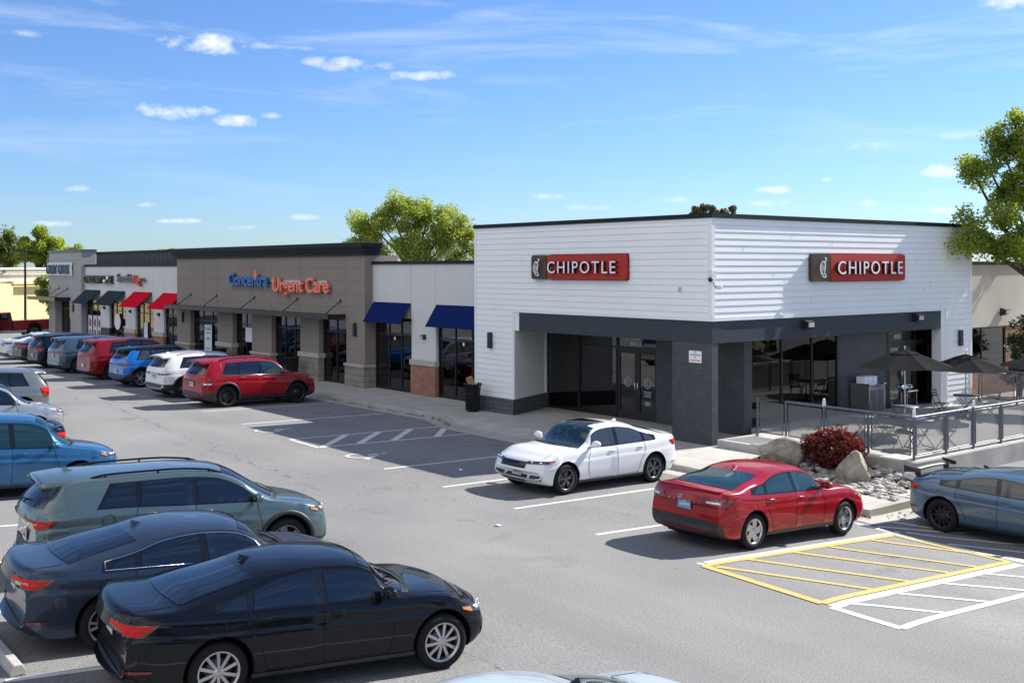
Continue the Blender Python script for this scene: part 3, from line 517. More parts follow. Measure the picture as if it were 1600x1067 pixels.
def wallpack(x, y, z, axis, label, big=False, grp=None):
    o = empty('wall_light', (x, y, z), 0 if axis == 'y' else R(90), label=label, cat='wall light', group=grp); k = 1.5 if big else 1
    MB().add([(-.11*k, 0, .1*k), (.11*k, 0, .1*k), (.11*k, -.16*k, .06*k), (-.11*k, -.16*k, .06*k), (-.11*k, 0, -.1*k), (.11*k, 0, -.1*k), (.11*k, -.13*k, -.05*k), (-.11*k, -.13*k, -.05*k)],
             [(0, 1, 2, 3), (4, 7, 6, 5), (0, 3, 7, 4), (1, 5, 6, 2), (3, 2, 6, 7), (0, 4, 5, 1)]).build('housing', 'black_metal', o)
    MB().box(-.085*k, .085*k, -.158*k, -.145*k, -.045*k, .045*k).build('lens', 'lens_grey', o); return o
def sconce(x, y, z, axis, label, grp='tall black wall sconces', h=.53, w_=.17):
    o = empty('wall_sconce', (x, y, z), 0 if axis == 'y' else R(90), label=label, cat='wall light', group=grp)
    MB().box(-w_/2, w_/2, -.11, -.02, -h/2, h/2).box(-w_/2+.02, w_/2-.02, -.112, -.018, h/2, h/2+.012).build('housing', 'black_metal', o); MB().box(-.04, .04, -.02, 0, -.06, .06).build('bracket', 'steel', o); return o
# ---- white unit with the blue awnings
u = empty('store_building', (-14.9, .85, 0), label='white stucco shop unit with navy awnings and a brick pier beside the restaurant', cat='building', group='shop units of the strip')
off = (14.9, -.85, 0)
class U:      # build in world coordinates, parent at the unit's base
    def __init__(s, e): s.e = e
def P(mb, name, m, e, **k):
    o = mb.build(name, m, e, **k); o.location = -Vector(e.location); return o
def reloc(e):
    for c in kids(e):
        if c.type == 'MESH' and c.location.length < 1e-6 or c.get('txt'): c.location = Vector(c.location)-Vector(e.location)
Y = .85; WT = 2.95
MB().box(-18.95, -10.8, Y, Y+.3, WT, 5.08).box(-16.09, -14.43, Y, Y+.35, 1.37, WT).build('wall', 'stucco_white', u)
MB().box(-19.0, -10.8, Y-.06, Y+.32, 5.08, 5.21).build('roof_coping', 'cap_black', u)
MB().box(-18.95, -10.8, Y+.3, 14, 4.6, 4.7).box(-18.95, -10.8, 13.8, 14, 0, 4.6).build('roof', 'roof', u)
MB().box(-16.13, -14.39, Y-.09, Y+.4, 1.17, 1.37).build('pier_cap', 'cream_cap', u); MB().box(-16.09, -14.43, Y-.05, Y+.38, 0, 1.17).build('brick_pier', 'brick_red', u)
window(u, 'y', Y+.16, -18.9, -16.09, .02, 2.95, muls=(-17.9, -17.0), trans=(2.25,)); window(u, 'y', Y+.16, -14.43, -10.85, .02, 2.95, muls=(-13.35, -12.3), trans=(2.25,))
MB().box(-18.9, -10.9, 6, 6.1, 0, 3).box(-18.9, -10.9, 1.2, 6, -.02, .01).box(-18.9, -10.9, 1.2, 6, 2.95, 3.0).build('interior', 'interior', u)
grooves(u, 'y', Y, [], [-16.13, -14.45], 0, 0, WT, 5.08, 'groove_light')
for x in (-17.45, -12.8): MB().box(x-.06, x+.06, Y+.10, Y+.104, 2.05, 2.17).build('window_sticker', 'sign_white', u)
reloc(u)
awning(-18.87, -16.13, Y, 3.55, 2.77, .53, 'awning_navy', 'navy awning over the window left of the brick pier', 'navy awnings'); awning(-14.39, -11.3, Y, 3.54, 2.74, .53, 'awning_navy', 'navy awning between the brick pier and the white siding', 'navy awnings')
wallpack(-15.2, Y, 2.27, 'y', 'small black light on the white wall between the two navy awnings', grp='small black pier lights')
# ---- taupe unit
u = empty('store_building', (-28.7, .47, 0), label='taupe shop unit with a black cornice, long flat canopy and clinic lettering', cat='building', group='shop units of the strip')
Y = .47; x0, x1 = -38.4, -18.95
w1 = MB().box(x0, x1, Y, Y+.6, 2.75, 5.45).box(x1-.3, x1, Y+.6, Y+1.6, 5.08, 5.45)
PR = [(-38.4, -36.63), (-33.2, -31.45), (-29.3, -27.25), (-24.45, -22.77), (-20.43, -18.95)]
for a, b in PR: w1.box(a, b, Y, Y+.7, .95, 2.75)
w1.build('wall', 'stucco_taupe', u)
cn = MB()
for i, (o_, za, zb) in enumerate([(.10, 5.45, 5.62), (.20, 5.62, 5.74), (.30, 5.74, 5.82), (.36, 5.82, 5.96)]): cn.box(x0-o_, x1+o_*.8, Y-o_, Y+.7, za, zb)
cn.build('cornice', 'cap_black', u); MB().box(x0-.38, x1+.31, Y-.38, Y+.72, 5.96, 5.985).build('coping', 'dark_screen', u)
MB().box(x0, x1, Y+.6, 14, 4.6, 4.7).box(x0, x1, 13.8, 14, 0, 4.6).build('roof', 'roof', u)
for i, (a, b) in enumerate(PR): bs = MB(); cp = MB(); bs.box(a-.05, b+(.05 if i < 4 else .0), Y-.06, Y+.72, 0, .86 if i not in (1, 3) else 1.02); cp.box(a-.09, b+(.09 if i < 4 else .03), Y-.10, Y+.74, .86 if i not in (1, 3) else 1.02, .96 if i not in (1, 3) else 1.22); bs.build('pier_base', 'stone_base', u); cp.build('pier_cap', 'cream_cap', u)
for (a, b) in [(-36.63, -33.2), (-31.45, -29.3), (-27.25, -24.45), (-22.77, -20.43)]: window(u, 'y', Y+.27, a, b, .02, 2.75, muls=((a+b)/2,) if b-a < 2.5 else ((a*2+b)/3, (a+2*b)/3), trans=(2.2,))
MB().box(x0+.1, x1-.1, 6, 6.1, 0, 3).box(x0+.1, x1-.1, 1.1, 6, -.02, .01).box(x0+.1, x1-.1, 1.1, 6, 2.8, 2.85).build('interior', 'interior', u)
grooves(u, 'y', Y, [3.3, 3.86, 4.4, 4.93], [-34.8, -33.2, -29.4, -27.3, -24.45, -20.45], x0, x1, 2.75, 5.45)
for a, b in PR: grooves(u, 'y', Y, [1.5, 2.1], [], a, b, 0, 0)
cy = MB(); cy.box(-38.1, -20.54, Y-.82, Y, 2.84, 2.97).box(-38.1, -20.54, Y-.86, Y-.82, 2.80, 3.0).box(-20.54, -20.5, Y-.86, Y, 2.80, 3.0); cy.build('canopy', 'black_metal', u)
for x in (-36.55, -33.3, -29.0, -24.7, -20.9): rd = MB(); rd.tube([(x, Y, 3.55), (x+.02, Y-.78, 2.99)], .022, 6); rd.lathe([(.001, -.03), (.075, -.03), (.075, 0)], 12, (x, Y, 3.55), axis='y'); rd.build('tie_rod', 'black_metal', u)
MB().box(-35.2, -34.3, Y+.17, Y+.175, .45, 2.0).build('window_poster', 'paper', u); MB().box(-30.35, -29.55, Y+.17, Y+.175, 1.35, 2.05).build('window_poster', 'paper', u)
fit_text('LEASE', .62, .16, .002, 'poster_text', 'letter_black', u, (-35.05, Y+.165, 1.72), FACE_S)['txt'] = 1
pl = MB()
for z, w_ in [(1.55, .5), (1.3, .35), (1.22, .42), (.75, .5), (.62, .45)]: pl.box(-34.75-w_/2, -34.75+w_/2, Y+.163, Y+.166, z, z+.05)
pl.build('poster_text', 'letter_blue', u)
reloc(u)
sconce(-37.55, Y, 2.32, 'y', 'tall black sconce at the far end of the taupe shop front'); sconce(-19.68, Y, 2.38, 'y', 'tall black sconce on the taupe pier beside the navy awning')
# ---- white unit with dark green and red awnings
u = empty('store_building', (-47, .85, 0), label='white shop unit with two dark green and two red awnings', cat='building', group='shop units of the strip')
Y = .85; x0, x1 = -54.66, -38.4
PI_ = [(-51.7, -50.07), (-47.27, -45.6), (-42.75, -41.2)]
w1 = MB().box(x0, x1, Y, Y+.3, 2.95, 5.05)
for a, b in PI_: w1.box(a, b, Y, Y+.3, 1.2, 2.95)
w1.build('wall', 'stucco_white', u); MB().box(x0, x1, Y-.06, Y+.3, 5.05, 5.2).build('roof_coping', 'cap_black', u)
MB().box(x0, x1, Y+.3, 14, 4.6, 4.7).box(x0, x1, 13.8, 14, 0, 4.6).build('roof', 'roof', u)
for a, b in PI_[:]:
    if a > -50: MB().box(a-.04, b+.04, Y-.09, Y+.3, 1.05, 1.3).build('pier_cap', 'cream_cap', u); MB().box(a, b, Y-.05, Y+.28, 0, 1.05).build('brick_pier', 'brick_tan', u)
    else: MB().box(a, b, Y, Y+.3, 0, 1.2).build('pier', 'black_metal', u)
for (a, b) in [(x0+.1, -51.7), (-50.07, -47.27), (-45.6, -42.75), (-41.2, -38.5)]: window(u, 'y', Y+.16, a, b, .02, 2.95, muls=((a*2+b)/3, (a+2*b)/3), trans=(2.3,))
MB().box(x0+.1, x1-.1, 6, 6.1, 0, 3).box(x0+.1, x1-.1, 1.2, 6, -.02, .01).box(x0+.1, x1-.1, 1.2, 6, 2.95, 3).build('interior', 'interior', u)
grooves(u, 'y', Y, [], [-42.9, -41.3, -46.3], 0, 0, 2.95, 5.05, 'groove_light')
for a, b, c_, d_ in ((-54.2, -53.5, .3, 1.9), (-53.25, -52.55, .3, 1.9), (-52.4, -51.8, .5, 1.9), (-44.4, -43.85, .1, 1.75)): MB().box(a, b, Y+.06, Y+.065, c_, d_).build('window_poster', 'paper', u)
bl = MB()
for cx in (-53.85, -52.9, -52.1):
    for cz in (.75, 1.4): bl.ball((cx, Y+.055, cz), (.22, .004, .27))
bl.build('poster_picture', mat('berry', (.22, .09, .16), .6), u)
MB().ball((-48.8, Y+.05, 1.65), (.55, .01, .5), 0, 20, 12).build('round_decal', 'sign_white', u)
reloc(u)
for a, b, m, l in [(-54.55, -51.75, 'awning_green', 'dark green awning beside the grey tower'), (-50.3, -47.3, 'awning_green', 'dark green awning next to the red awnings'), (-45.8, -43.0, 'awning_red', 'red awning next to the dark green awnings'), (-41.3, -38.55, 'awning_red', 'red awning beside the taupe shop unit')]:
    awning(a, b, Y, 3.55, 2.7, .95, m, l, 'green and red awnings')
wallpack(-50.9, Y, 2.45, 'y', 'small black light between the two dark green awnings', grp='small black pier lights'); wallpack(-46.4, Y, 2.35, 'y', 'small black light between a dark green and a red awning', grp='small black pier lights'); wallpack(-41.9, Y, 2.3, 'y', 'small black light between the two red awnings', grp='small black pier lights')
u = empty('parapet_screen', (-47, 1.5, 4.7), label='dark corrugated roof screen behind the white shop front', cat='roof screen')
sc_ = MB().box(-7.4, 9.2, 0, .3, 0, 1.18)
for k in range(83): sc_.box(-7.35+k*.2, -7.25+k*.2, -.03, 0, 0, 1.18)
sc_.build('panel', 'dark_screen', u); MB().box(-7.4, 9.2, -.06, .3, 1.18, 1.32).build('coping', 'cap_black', u)
# ---- grey tower unit
u = empty('store_building', (-58.2, .6, 0), label='tall grey tower shop unit at the far end of the strip', cat='building', group='shop units of the strip')
Y = .6; x0, x1 = -61.63, -54.66
w1 = MB().box(x0, x1, Y, Y+.95, 2.75, 6.05).box(x0, -60.2, Y, Y+.9, .5, 2.75).box(-56.9, x1, Y, Y+.7, .5, 2.75); w1.build('wall', 'stucco_grey', u)
MB().box(x0-.05, x1+.06, Y-.07, Y+1.0, 6.05, 6.2).build('roof_coping', mat('cap_teal', (.06, .10, .12), .5), u); MB().box(x0, x1, Y+.95, 14, 4.6, 4.7).box(x0, x0+.2, Y+.95, 14, 0, 4.6).build('roof', 'roof', u)
MB().box(x0-.06, -60.1, Y-.08, Y+.9, 0, .5).build('pier_base', 'stone_base', u); MB().box(-57.0, x1+.05, Y-.08, Y+.7, 0, .5).build('pier_base', 'stone_base', u)
window(u, 'y', Y+.5, -60.2, -56.9, .02, 2.75, muls=(-59.1, -58), trans=(2.2,)); grooves(u, 'y', Y, [2.2, 3.5, 4.2, 5.5], [], x0, x1, 0, 0)
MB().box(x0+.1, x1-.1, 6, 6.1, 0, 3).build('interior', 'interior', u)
MB().box(-63.2, -56.9, Y-1.0, Y, 2.85, 2.97).box(-63.2, -56.9, Y-1.04, Y-1.0, 2.76, 3.0).box(-56.9, -56.86, Y-1.04, Y, 2.76, 3.0).build('canopy', 'black_metal', u)
for x in (-61.3, -59.3, -57.4): rd = MB(); rd.tube([(x, Y, 3.6), (x, Y-.95, 3.0)], .022, 6); rd.lathe([(.001, -.03), (.09, -.03), (.09, 0)], 12, (x, Y, 3.6), axis='y'); rd.build('tie_rod', 'black_metal', u)
reloc(u)
sconce(-56.2, Y, 2.3, 'y', 'tall black sconce on the grey tower beside the dark green awning')
# ---- yellow building beyond the end of the row
yb = empty('yellow_building', (-78, 4, 0), R(24), label='pale yellow flat-roofed building beyond the end of the strip', cat='building')
MB().box(-12, 0, -16, 18, 0, 3.9).box(-12, .5, -16, -2.2, 0, 3.7).build('wall', 'stucco_yellow', yb); MB().box(-12.1, .25, -16, 18.1, 3.9, 4.45).box(-12.1, .45, -16, 18.1, 4.45, 4.6).box(-12.1, .62, -16, 18.1, 4.85, 5.02).box(-12.1, .5, -16, 18.1, 4.6, 4.85).build('cornice', 'stucco_cream', yb)
MB().box(.3, .6, -2.2, 18, 3.66, 3.9).box(.0, .12, 2.5, 7.5, .6, .75).build('string_course', 'stucco_yellow', yb)
MB().box(.0, .06, 2.6, 2.7, .7, 2.6).box(.0, .06, 7.2, 7.3, .7, 2.6).build('panel_moulding', 'stucco_cream', yb); MB().box(0.02, .3, 3.2, 4.3, 2.45, 2.6).box(.03, .14, 3.5, 3.7, 2.6, 3.3).build('sign_shelf', 'cap_black', yb)
fit_text('P', .42, .8, .06, 'sign_letter', 'letter_orange', yb, (.1, 3.4, 2.62), FACE_E)
for k, (y_, z_) in enumerate([(-4.2, 2.2), (3.0, 2.2), (-2.9, 4.72)]): wallpack(-78+(.55 if y_ < -2 else .05)*math.cos(R(24))-y_*math.sin(R(24)), 4+y_*math.cos(R(24))+.3*math.sin(R(24)), z_, 'x', ['small black light on the left bay of the yellow building', 'small black light beside the orange sign letter', 'small black light on the cornice of the yellow building'][k], grp='lights on the yellow building')
gs = MB(); gs.box(-77.3, -73.5, -14, 18, -.05, .06); tag(gs.build('grass_verge', 'grass'), kind='stuff', label='strip of short grass in front of the yellow building', cat='grass')
# ---- beige wing behind the patio
u = empty('rear_wing_building', (-.6, 13.75, 0), label='beige stucco wing over tan brick behind the patio', cat='building')
MB().box(-9, 0, 0, 22, 2.72, 5.0).build('wall', 'stucco_beige', u); MB().box(-9, -.03, 3.6, 22, .2, 2.72).box(-9, -.03, 0, 3.6, .2, 1.15).build('brick_wall', 'brick_tan', u)
MB().box(-9, .06, -.04, 22, 5.0, 5.13).build('roof_coping', 'cap_black', u); window(u, 'x', -.09, .05, 3.6, 1.15, 2.72, muls=(1.9,)); MB().box(-5, -4.9, 0, 3.6, 1, 2.72).build('interior', 'interior', u)
grooves(u, 'x', 0, [], [5.2, 9.4], 0, 22, 2.72, 5.0, 'groove_light')
wallpack(-.58, 17.0, 3.25, 'x', 'black wall light on the beige stucco wall', True, 'large black flood lights'); wallpack(0.0, 4.19, 3.22, 'x', 'black flood light on the charcoal band nearest the corner pier', True, 'large black flood lights'); wallpack(0.0, 10.15, 3.25, 'x', 'black flood light on the charcoal band above the patio door', True, 'large black flood lights')
sconce(-9.89, -.02, 2.44, 'y', 'tall black sconce on the shaded white siding'); sconce(.02, 12.88, 2.46, 'x', 'tall black sconce on the sunlit white siding by the patio')
# ---- shop signs
def pill(mb, x0, x1, z0, z1, y0, y1, r, mi=0):
    pts = []
    for cx, cz, a0 in [(x1-r, z1-r, 0), (x0+r, z1-r, 90), (x0+r, z0+r, 180), (x1-r, z0+r, 270)]:
        for k in range(6): t = R(a0+18*k); pts.append((cx+r*math.cos(t), cz+r*math.sin(t)))
    n = len(pts); vs = [(x, y0, z) for x, z in pts]+[(x, y1, z) for x, z in pts]
    mb.add(vs, [tuple(range(n)), tuple(range(n, 2*n))[::-1]]+[(i, n+i, n+(i+1) % n, (i+1) % n) for i in range(n)], mi); return mb
def big_sign(loc, rz, W, split, H, label):
    e = empty('shop_sign', loc, rz, label=label, cat='sign', group='red and brown restaurant signs')
    pill(MB(), split+.02, W, 0, H, -.16, -.03, .1).build('red_panel', 'sign_red', e); pill(MB(), 0, split-.02, 0, H, -.16, -.03, .1).build('brown_panel', 'sign_brown', e)
    tw = W-split
    pill(MB(), split-.0, W+.02, -.02, H+.02, -.028, -.0, .1).build('backing', 'trim_gloss_black', e)
    fit_text('CHIPOTLE', tw*.865, H*.50, .006, 'lettering', 'sign_white', e, (split+tw*.05, -.285, H*.26), FACE_S, bold=.0, sp=1.22); fit_text('CHIPOTLE', tw*.865, H*.50, .05, 'letter_return_shade', 'letter_return_shade', e, (split+tw*.05, -.225, H*.26), FACE_S, bold=-.003, sp=1.22)  # second copy in maroon paints the letters' dark sides and shadow
    cx = split*.46; k = H*.42; z0 = H*.5; T = lambda pts, r: [(cx+u*k, -.25, z0+v*k) for u, v in pts]
    lg = MB(); lg.tube(T([(.28, .82), (.42, .78), (.38, .58), (.2, .5), (.08, .42)], 0), .02, 5); lg.tube(T([(.05, .46), (-.2, .42), (-.36, .18), (-.40, -.15), (-.26, -.5), (.0, -.78), (.34, -.85), (.36, -.68), (.16, -.5), (.2, -.2), (.27, .1), (.22, .38), (.05, .46)], 0), .018, 5)
    lg.tube(T([(-.08, .26), (-.24, .0), (-.18, -.34), (.02, -.56)], 0), .014, 4); lg.tube(T([(.02, .2), (.12, .1), (.04, -.08), (.1, -.3), (-.04, -.18), (-.06, .12)], 0), .013, 4); lg.tube(T([(.08, .44), (-.1, .56)], 0), .02, 4); lg.tube(T([(.1, .44), (.3, .36)], 0), .02, 4)
    lg.build('pepper_emblem', 'sign_white', e)
    ps = MB()
    for x in (split+.3, W/2+.3): ps.box(x-.02, x+.02, -.24, -.16, H*.4, H*.5)
    ps.build('letter_stud', 'steel', e); return e
big_sign((-7.56, -.0, 4.56), 0, 4.36, .76, .78, 'red and brown restaurant sign on the shaded white wall'); big_sign((.0, 4.32, 4.50), R(90), 4.98, .92, .84, 'red and brown restaurant sign on the sunlit white wall above the patio')
e = empty('shop_sign', (-31.53, .47, 4.10), label='blue and coral clinic lettering on the taupe wall', cat='sign')
fit_text('Concentra', 4.2, .63, .06, 'blue_lettering', 'letter_blue', e, (0, -.14, .0), FACE_S, bold=.022); fit_text('Urgent Care', 5.15, .66, .06, 'coral_lettering', 'letter_orange', e, (4.75, -.14, -.22), FACE_S, bold=.018)
MB().box(2.93, 3.22, -.24, -.2, .45, .56).box(3.02, 3.13, -.245, -.2, .28, .78).build('cross_mark', 'letter_orange', e); MB().box(.1, 9.6, -.06, -.02, .18, .3).build('raceway', 'steel', e)
e = empty('shop_sign', (-61.75, .6, 4.45), label='pale blue lettering high on the grey tower', cat='sign'); fit_text('GREAT GREEK', 4.9, .66, .04, 'lettering', mat('x_ink', (.07, .10, .14), .5).name, e, (.1, -.16, .12), FACE_S, bold=0, sp=1.15)
pill(MB(), 0, 5.3, 0, .9, -.08, -.02, .04).add([(5.3, -.08, 0), (5.55, -.08, .0), (5.4, -.08, .45), (5.55, -.08, .9), (5.3, -.08, .9)], [(0, 1, 2, 3, 4)]).build('backing', mat('sign_steel', (.50, .58, .66), .5), e)
e = empty('shop_sign', (-54.4, .85, 4.0), label='black raised lettering above the dark green awnings', cat='sign'); fit_text('GYROCNVY SEEGE', 5.2, .5, .07, 'lettering', 'letter_black', e, (0, -.12, 0), FACE_S, bold=.02)
MB().ball((3.9, -.2, .15), (.22, .03, .1)).ball((4.5, -.2, .35), (.2, .03, .12)).build('emblem', 'sign_white', e)
e = empty('shop_sign', (-48.3, .85, 4.05), label='dark grey and red raised lettering above the red awnings', cat='sign'); fit_text('Smoothie', 2.6, .5, .06, 'grey_lettering', 'letter_grey', e, (0, -.12, .08), FACE_S, bold=.02); fit_text('King', 1.25, .5, .06, 'red_lettering', 'letter_red', e, (2.7, -.12, .0), FACE_S, bold=.02)
fit_text('cafe', .5, .25, .04, 'small_lettering', 'letter_grey', e, (4.05, -.12, .1), FACE_S)
e = empty('notice_sign', (-.85, .02, 2.27), label='white notice plate with red and blue writing on the corner brick pier', cat='sign')
MB().box(0, .46, -.012, -.0, 0, .33).build('plate', 'sign_white', e)
for s_, w_, z_, m_ in [('NO', .09, .275, 'letter_red'), ('LOITERING', .36, .20, 'letter_blue'), ('NO', .09, .125, 'letter_red'), ('SOLICITING', .38, .045, 'letter_red')]: fit_text(s_, w_, .042, .001, 'lettering', m_, e, (.23-w_/2, -.015, z_), FACE_S, bold=.03)
e = empty('security_camera', (.0, .0, 4.55), label='white security camera on the building corner', cat='camera'); MB().box(-.06, .1, -.1, .06, .08, .3).build('mount', 'cctv', e); MB().ball((.06, -.12, .05), .07).tube([(.06, -.02, -.02), (.08, .1, -.2), (.1, .22, -.2)], .012, 5).build('lens_dome', 'plastic_black', e); MB().ball((.12, .24, -.17), .045).build('bulb_head', 'cctv', e)
tag(MB().box(-1.19, -1.11, -.06, -.01, 4.24, 4.38).box(-1.17, -1.13, -.07, -.06, 4.30, 4.33).build('outlet_box', 'lens_grey'), 'small grey box on the shaded white siding near the corner', 'electrical box')
# ================================================================ CARS
def interp(pts, x):
    """monotone cubic through control points"""
    if x <= pts[0][0]: return pts[0][1]
    if x >= pts[-1][0]: return pts[-1][1]
    for i in range(len(pts)-1):
        if pts[i][0] <= x <= pts[i+1][0]: break
    x0, y0 = pts[i]; x1, y1 = pts[i+1]; h = x1-x0; d = (y1-y0)/h
    def sl(k):
        if k <= 0 or k >= len(pts)-1:
            return (pts[1][1]-pts[0][1])/(pts[1][0]-pts[0][0]) if k <= 0 else (pts[-1][1]-pts[-2][1])/(pts[-1][0]-pts[-2][0])
        a = (pts[k][1]-pts[k-1][1])/(pts[k][0]-pts[k-1][0]); b = (pts[k+1][1]-pts[k][1])/(pts[k+1][0]-pts[k][0])
        return 0 if a*b <= 0 else 2*a*b/(a+b)
    m0, m1 = sl(i), sl(i+1); t = (x-x0)/h; t2, t3 = t*t, t*t*t
    return (2*t3-3*t2+1)*y0+(t3-2*t2+t)*h*m0+(-2*t3+3*t2)*y1+(t3-t2)*h*m1
def smooth(a, b, x): t = clamp((x-a)/(b-a)); return t*t*(3-2*t)
# base proportions; x runs from tail (-L/2) to nose (+L/2)
def spec_sedan(L=4.65, W=1.80, H=1.415, wb=2.70, fo=.90, r=.325, trunk=1.07, hood=.80, belt=.90, rake=0., deck=0., tail=0.):
    e = L/2; f = e-fo; c = f-wb
    S = dict(kind='sedan', L=L, W=W, H=H, fx=f, rx=c, r=r, gc=.20)
    S['top'] = [(-e, trunk-.20), (-e+.04, trunk-.05), (-e+.10, trunk-.0), (-e+.22, trunk+.005), (c-.56+deck, trunk+.02), (c-.22+deck, trunk+.12), (c+.28+deck*.6, H-.125), (c+.64, H-.035), (c+1.12, H), (c+1.52, H-.012), (c+1.82, H-.072), (f-.60, hood+.275), (f-.28, hood+.165), (f+.1, hood+.13), (f+.4, hood+.085), (e-.33, hood+.03), (e-.14, hood-.045), (e-.05, hood-.12), (e-.015, hood-.19), (e, hood-.27)]
    S['edge'] = [(-e, trunk-.23), (-e+.04, trunk-.08), (-e+.10, trunk-.03), (c-.42+deck, trunk-.01), (c-.06+deck, trunk+.05), (c+.34+deck*.6, H-.22), (c+.66, H-.115), (c+1.12, H-.065), (c+1.5, H-.085), (c+1.82, H-.18), (f-.76, belt+.12), (f-.50, belt+.02), (f-.2, hood+.105), (f+.2, hood+.08), (e-.35, hood-.005), (e-.14, hood-.075), (e-.05, hood-.14), (e-.015, hood-.21), (e, hood-.29)]
    S['belt'] = [(-e, trunk-.26), (-e+.05, trunk-.11), (-e+.15, trunk-.055), (c+.1, belt+.045), (c+1.3, belt+.02), (f-.7, belt-.01), (f-.3, belt-.01), (f+.3, hood+.04), (e-.3, hood-.035), (e-.08, hood-.13), (e-.02, hood-.22), (e, hood-.31)]
    S['dlo'] = (c-.06, f-.64); S['bp'] = c+1.18; S['qp'] = c+.34; S['dlotop'] = .05
    S['ws'] = (f-.34, c+1.76); S['rg'] = (c-.50+deck, c+.34+deck*.6)
    return S
def spec_suv(L=4.65, W=1.86, H=1.68, wb=2.69, fo=.92, r=.355, hood=1.0, belt=1.06, box=.0, tailh=None, gc=.23):
    e = L/2; f = e-fo; c = f-wb; th = tailh or belt+.02
    S = dict(kind='suv', L=L, W=W, H=H, fx=f, rx=c, r=r, gc=gc)
    S['top'] = [(-e, th-.12), (-e+.03, th), (-e+.09, th+.10), (-e+.36-box, H-.20), (-e+.46-box, H-.10), (-e+.72, H-.045), (c+.5, H-.015), (c+1.1, H), (c+1.7, H-.03), (c+1.95, H-.09), (f-.30, hood+.22), (f+.02, hood+.07), (f+.25, hood+.035), (e-.36, hood-.01), (e-.15, hood-.075), (e-.05, hood-.16), (e-.015, hood-.27), (e, hood-.40)]
    S['edge'] = [(-e, th-.15), (-e+.03, th-.04), (-e+.09, th+.04), (-e+.38-box, H-.28), (-e+.50-box, H-.17), (-e+.8, H-.12), (c+.5, H-.085), (c+1.1, H-.07), (c+1.6, H-.10), (c+1.95, H-.21), (f-.45, belt+.09), (f-.22, belt+.0), (f+.2, hood-.01), (e-.36, hood-.05), (e-.15, hood-.11), (e-.05, hood-.19), (e-.015, hood-.29), (e, hood-.42)]
    S['belt'] = [(-e, th-.18), (-e+.04, th-.08), (-e+.15, th-.03), (c+.1, belt+.03), (c+1.3, belt), (f-.5, belt-.02), (f-.1, belt-.045), (f+.3, hood-.05), (e-.3, hood-.09), (e-.08, hood-.18), (e-.02, hood-.30), (e, hood-.44)]
    S['dlo'] = (c-.20, f-.42); S['bp'] = c+1.30; S['qp'] = c+.42; S['dlotop'] = .075
    S['ws'] = (f-.08, c+1.85); S['rgz'] = (th+.06, H-.17)
    return S
def body_mesh(S):
    L, W, H = S['L'], S['W'], S['H']; e = L/2; fx, rx, r = S['fx'], S['rx'], S['r']
    xs = []; x = -e
    while x < e-1e-6:
        xs.append(x); d = min(x+e, e-x); x += .012+.075*clamp(d/.5)
    xs.append(e)
    q = [(0, .945), (.05, .965), (.18, .985), (.38, 1.), (.58, 1.), (.70, .998), (.735, .985), (.82, .980), (.91, .970), (1, .945)]
    qs = [0, .03, .08, .16, .26, .36, .46, .56, .64, .70, .74, .78, .82, .86, .90, .94, .975, 1]
    rings = []; zb0 = S['gc']
    for x in xs:
        en = clamp((abs(x)-(e-.55))/.55); wn = W/2*(1-.065*en**2.2-.05*en**8)*(.985 if x > 0 and en == 0 else 1)
        if x < 0: wn = W/2*(1-.085*en**2.2-.045*en**8)
        zb = zb0+.10*en**3+.06*en**10; zt = interp(S['belt'], x); ze = max(interp(S['edge'], x), zt+.008); zc = max(interp(S['top'], x), ze+.012)
        flare = .014*(math.exp(-((x-fx)/.42)**2)+math.exp(-((x-rx)/.42)**2))
        ring = [(0, zb), (wn*.5, zb), (wn*.89, zb)]
        for t in qs:
            yy = wn*interp(q, t)+flare*math.sin(math.pi*clamp(t*1.15)); ring.append((yy, zb+.02+(zt-zb-.02)*t))
        yb = ring[-1][0]; we = max(yb-.012-(ze-zt)*math.tan(R(25 if S['kind'] == 'sedan' else 21)), wn*.5)
        for t in (.12, .3, .5, .7, .88, 1): ring.append((yb-.006+(we-yb+.006)*t+.012*math.sin(math.pi*t), zt+(ze-zt)*t))
        for t in (.04, .1, .18, .28, .40, .54, .70, .85, 1): y = we*(1-t); k = 1-(y/we)**2.3; k2 = 1-(1-t)**5; ring.append((y, ze+(zc-ze)*(.62*k+.38*k2)))
        rings.append((x, ring))
    nr = len(rings[0][1]); vs = []; fs = []
    hw = W/2
    def warp(x, y, z):
        s = 1 if x > 0 else -1; w_ = smooth(e-1.0, e, abs(x)); a = abs(y)/hw
        k = (.24 if s > 0 else .22)*a**2.4; zz = clamp((z-.5)/.6, -.6, 1)
        m = (.07 if s > 0 else .03)*max(0, zz)+(.10*max(0, -zz))**1.0*.6
        return x-s*w_*(k+m)
    full = []
    for x, ring in rings:
        row = [(warp(x, y, z), y, z) for y, z in ring]+[(warp(x, -y, z), -y, z) for y, z in ring[-2:0:-1]]
        full.append(row)
    n = len(full[0])
    for row in full: vs += row
    for i in range(len(full)-1):
        for k in range(n): fs.append((i*n+k, i*n+(k+1) % n, (i+1)*n+(k+1) % n, (i+1)*n+k))
    # end caps: rows of quads across from right to left
    for base, flip in ((0, False), ((len(full)-1)*n, True)):
        for k in range(nr-1):
            a, b = base+k, base+k+1; a2, b2 = base+(n-k) % n, base+(n-k-1) % n
            f = [a, a2, b2, b] if k > 0 else [a, b2, b]
            if k == nr-2: f = [a, a2, b]
            fs.append(tuple(f if not flip else f[::-1]))
    return vs, fs
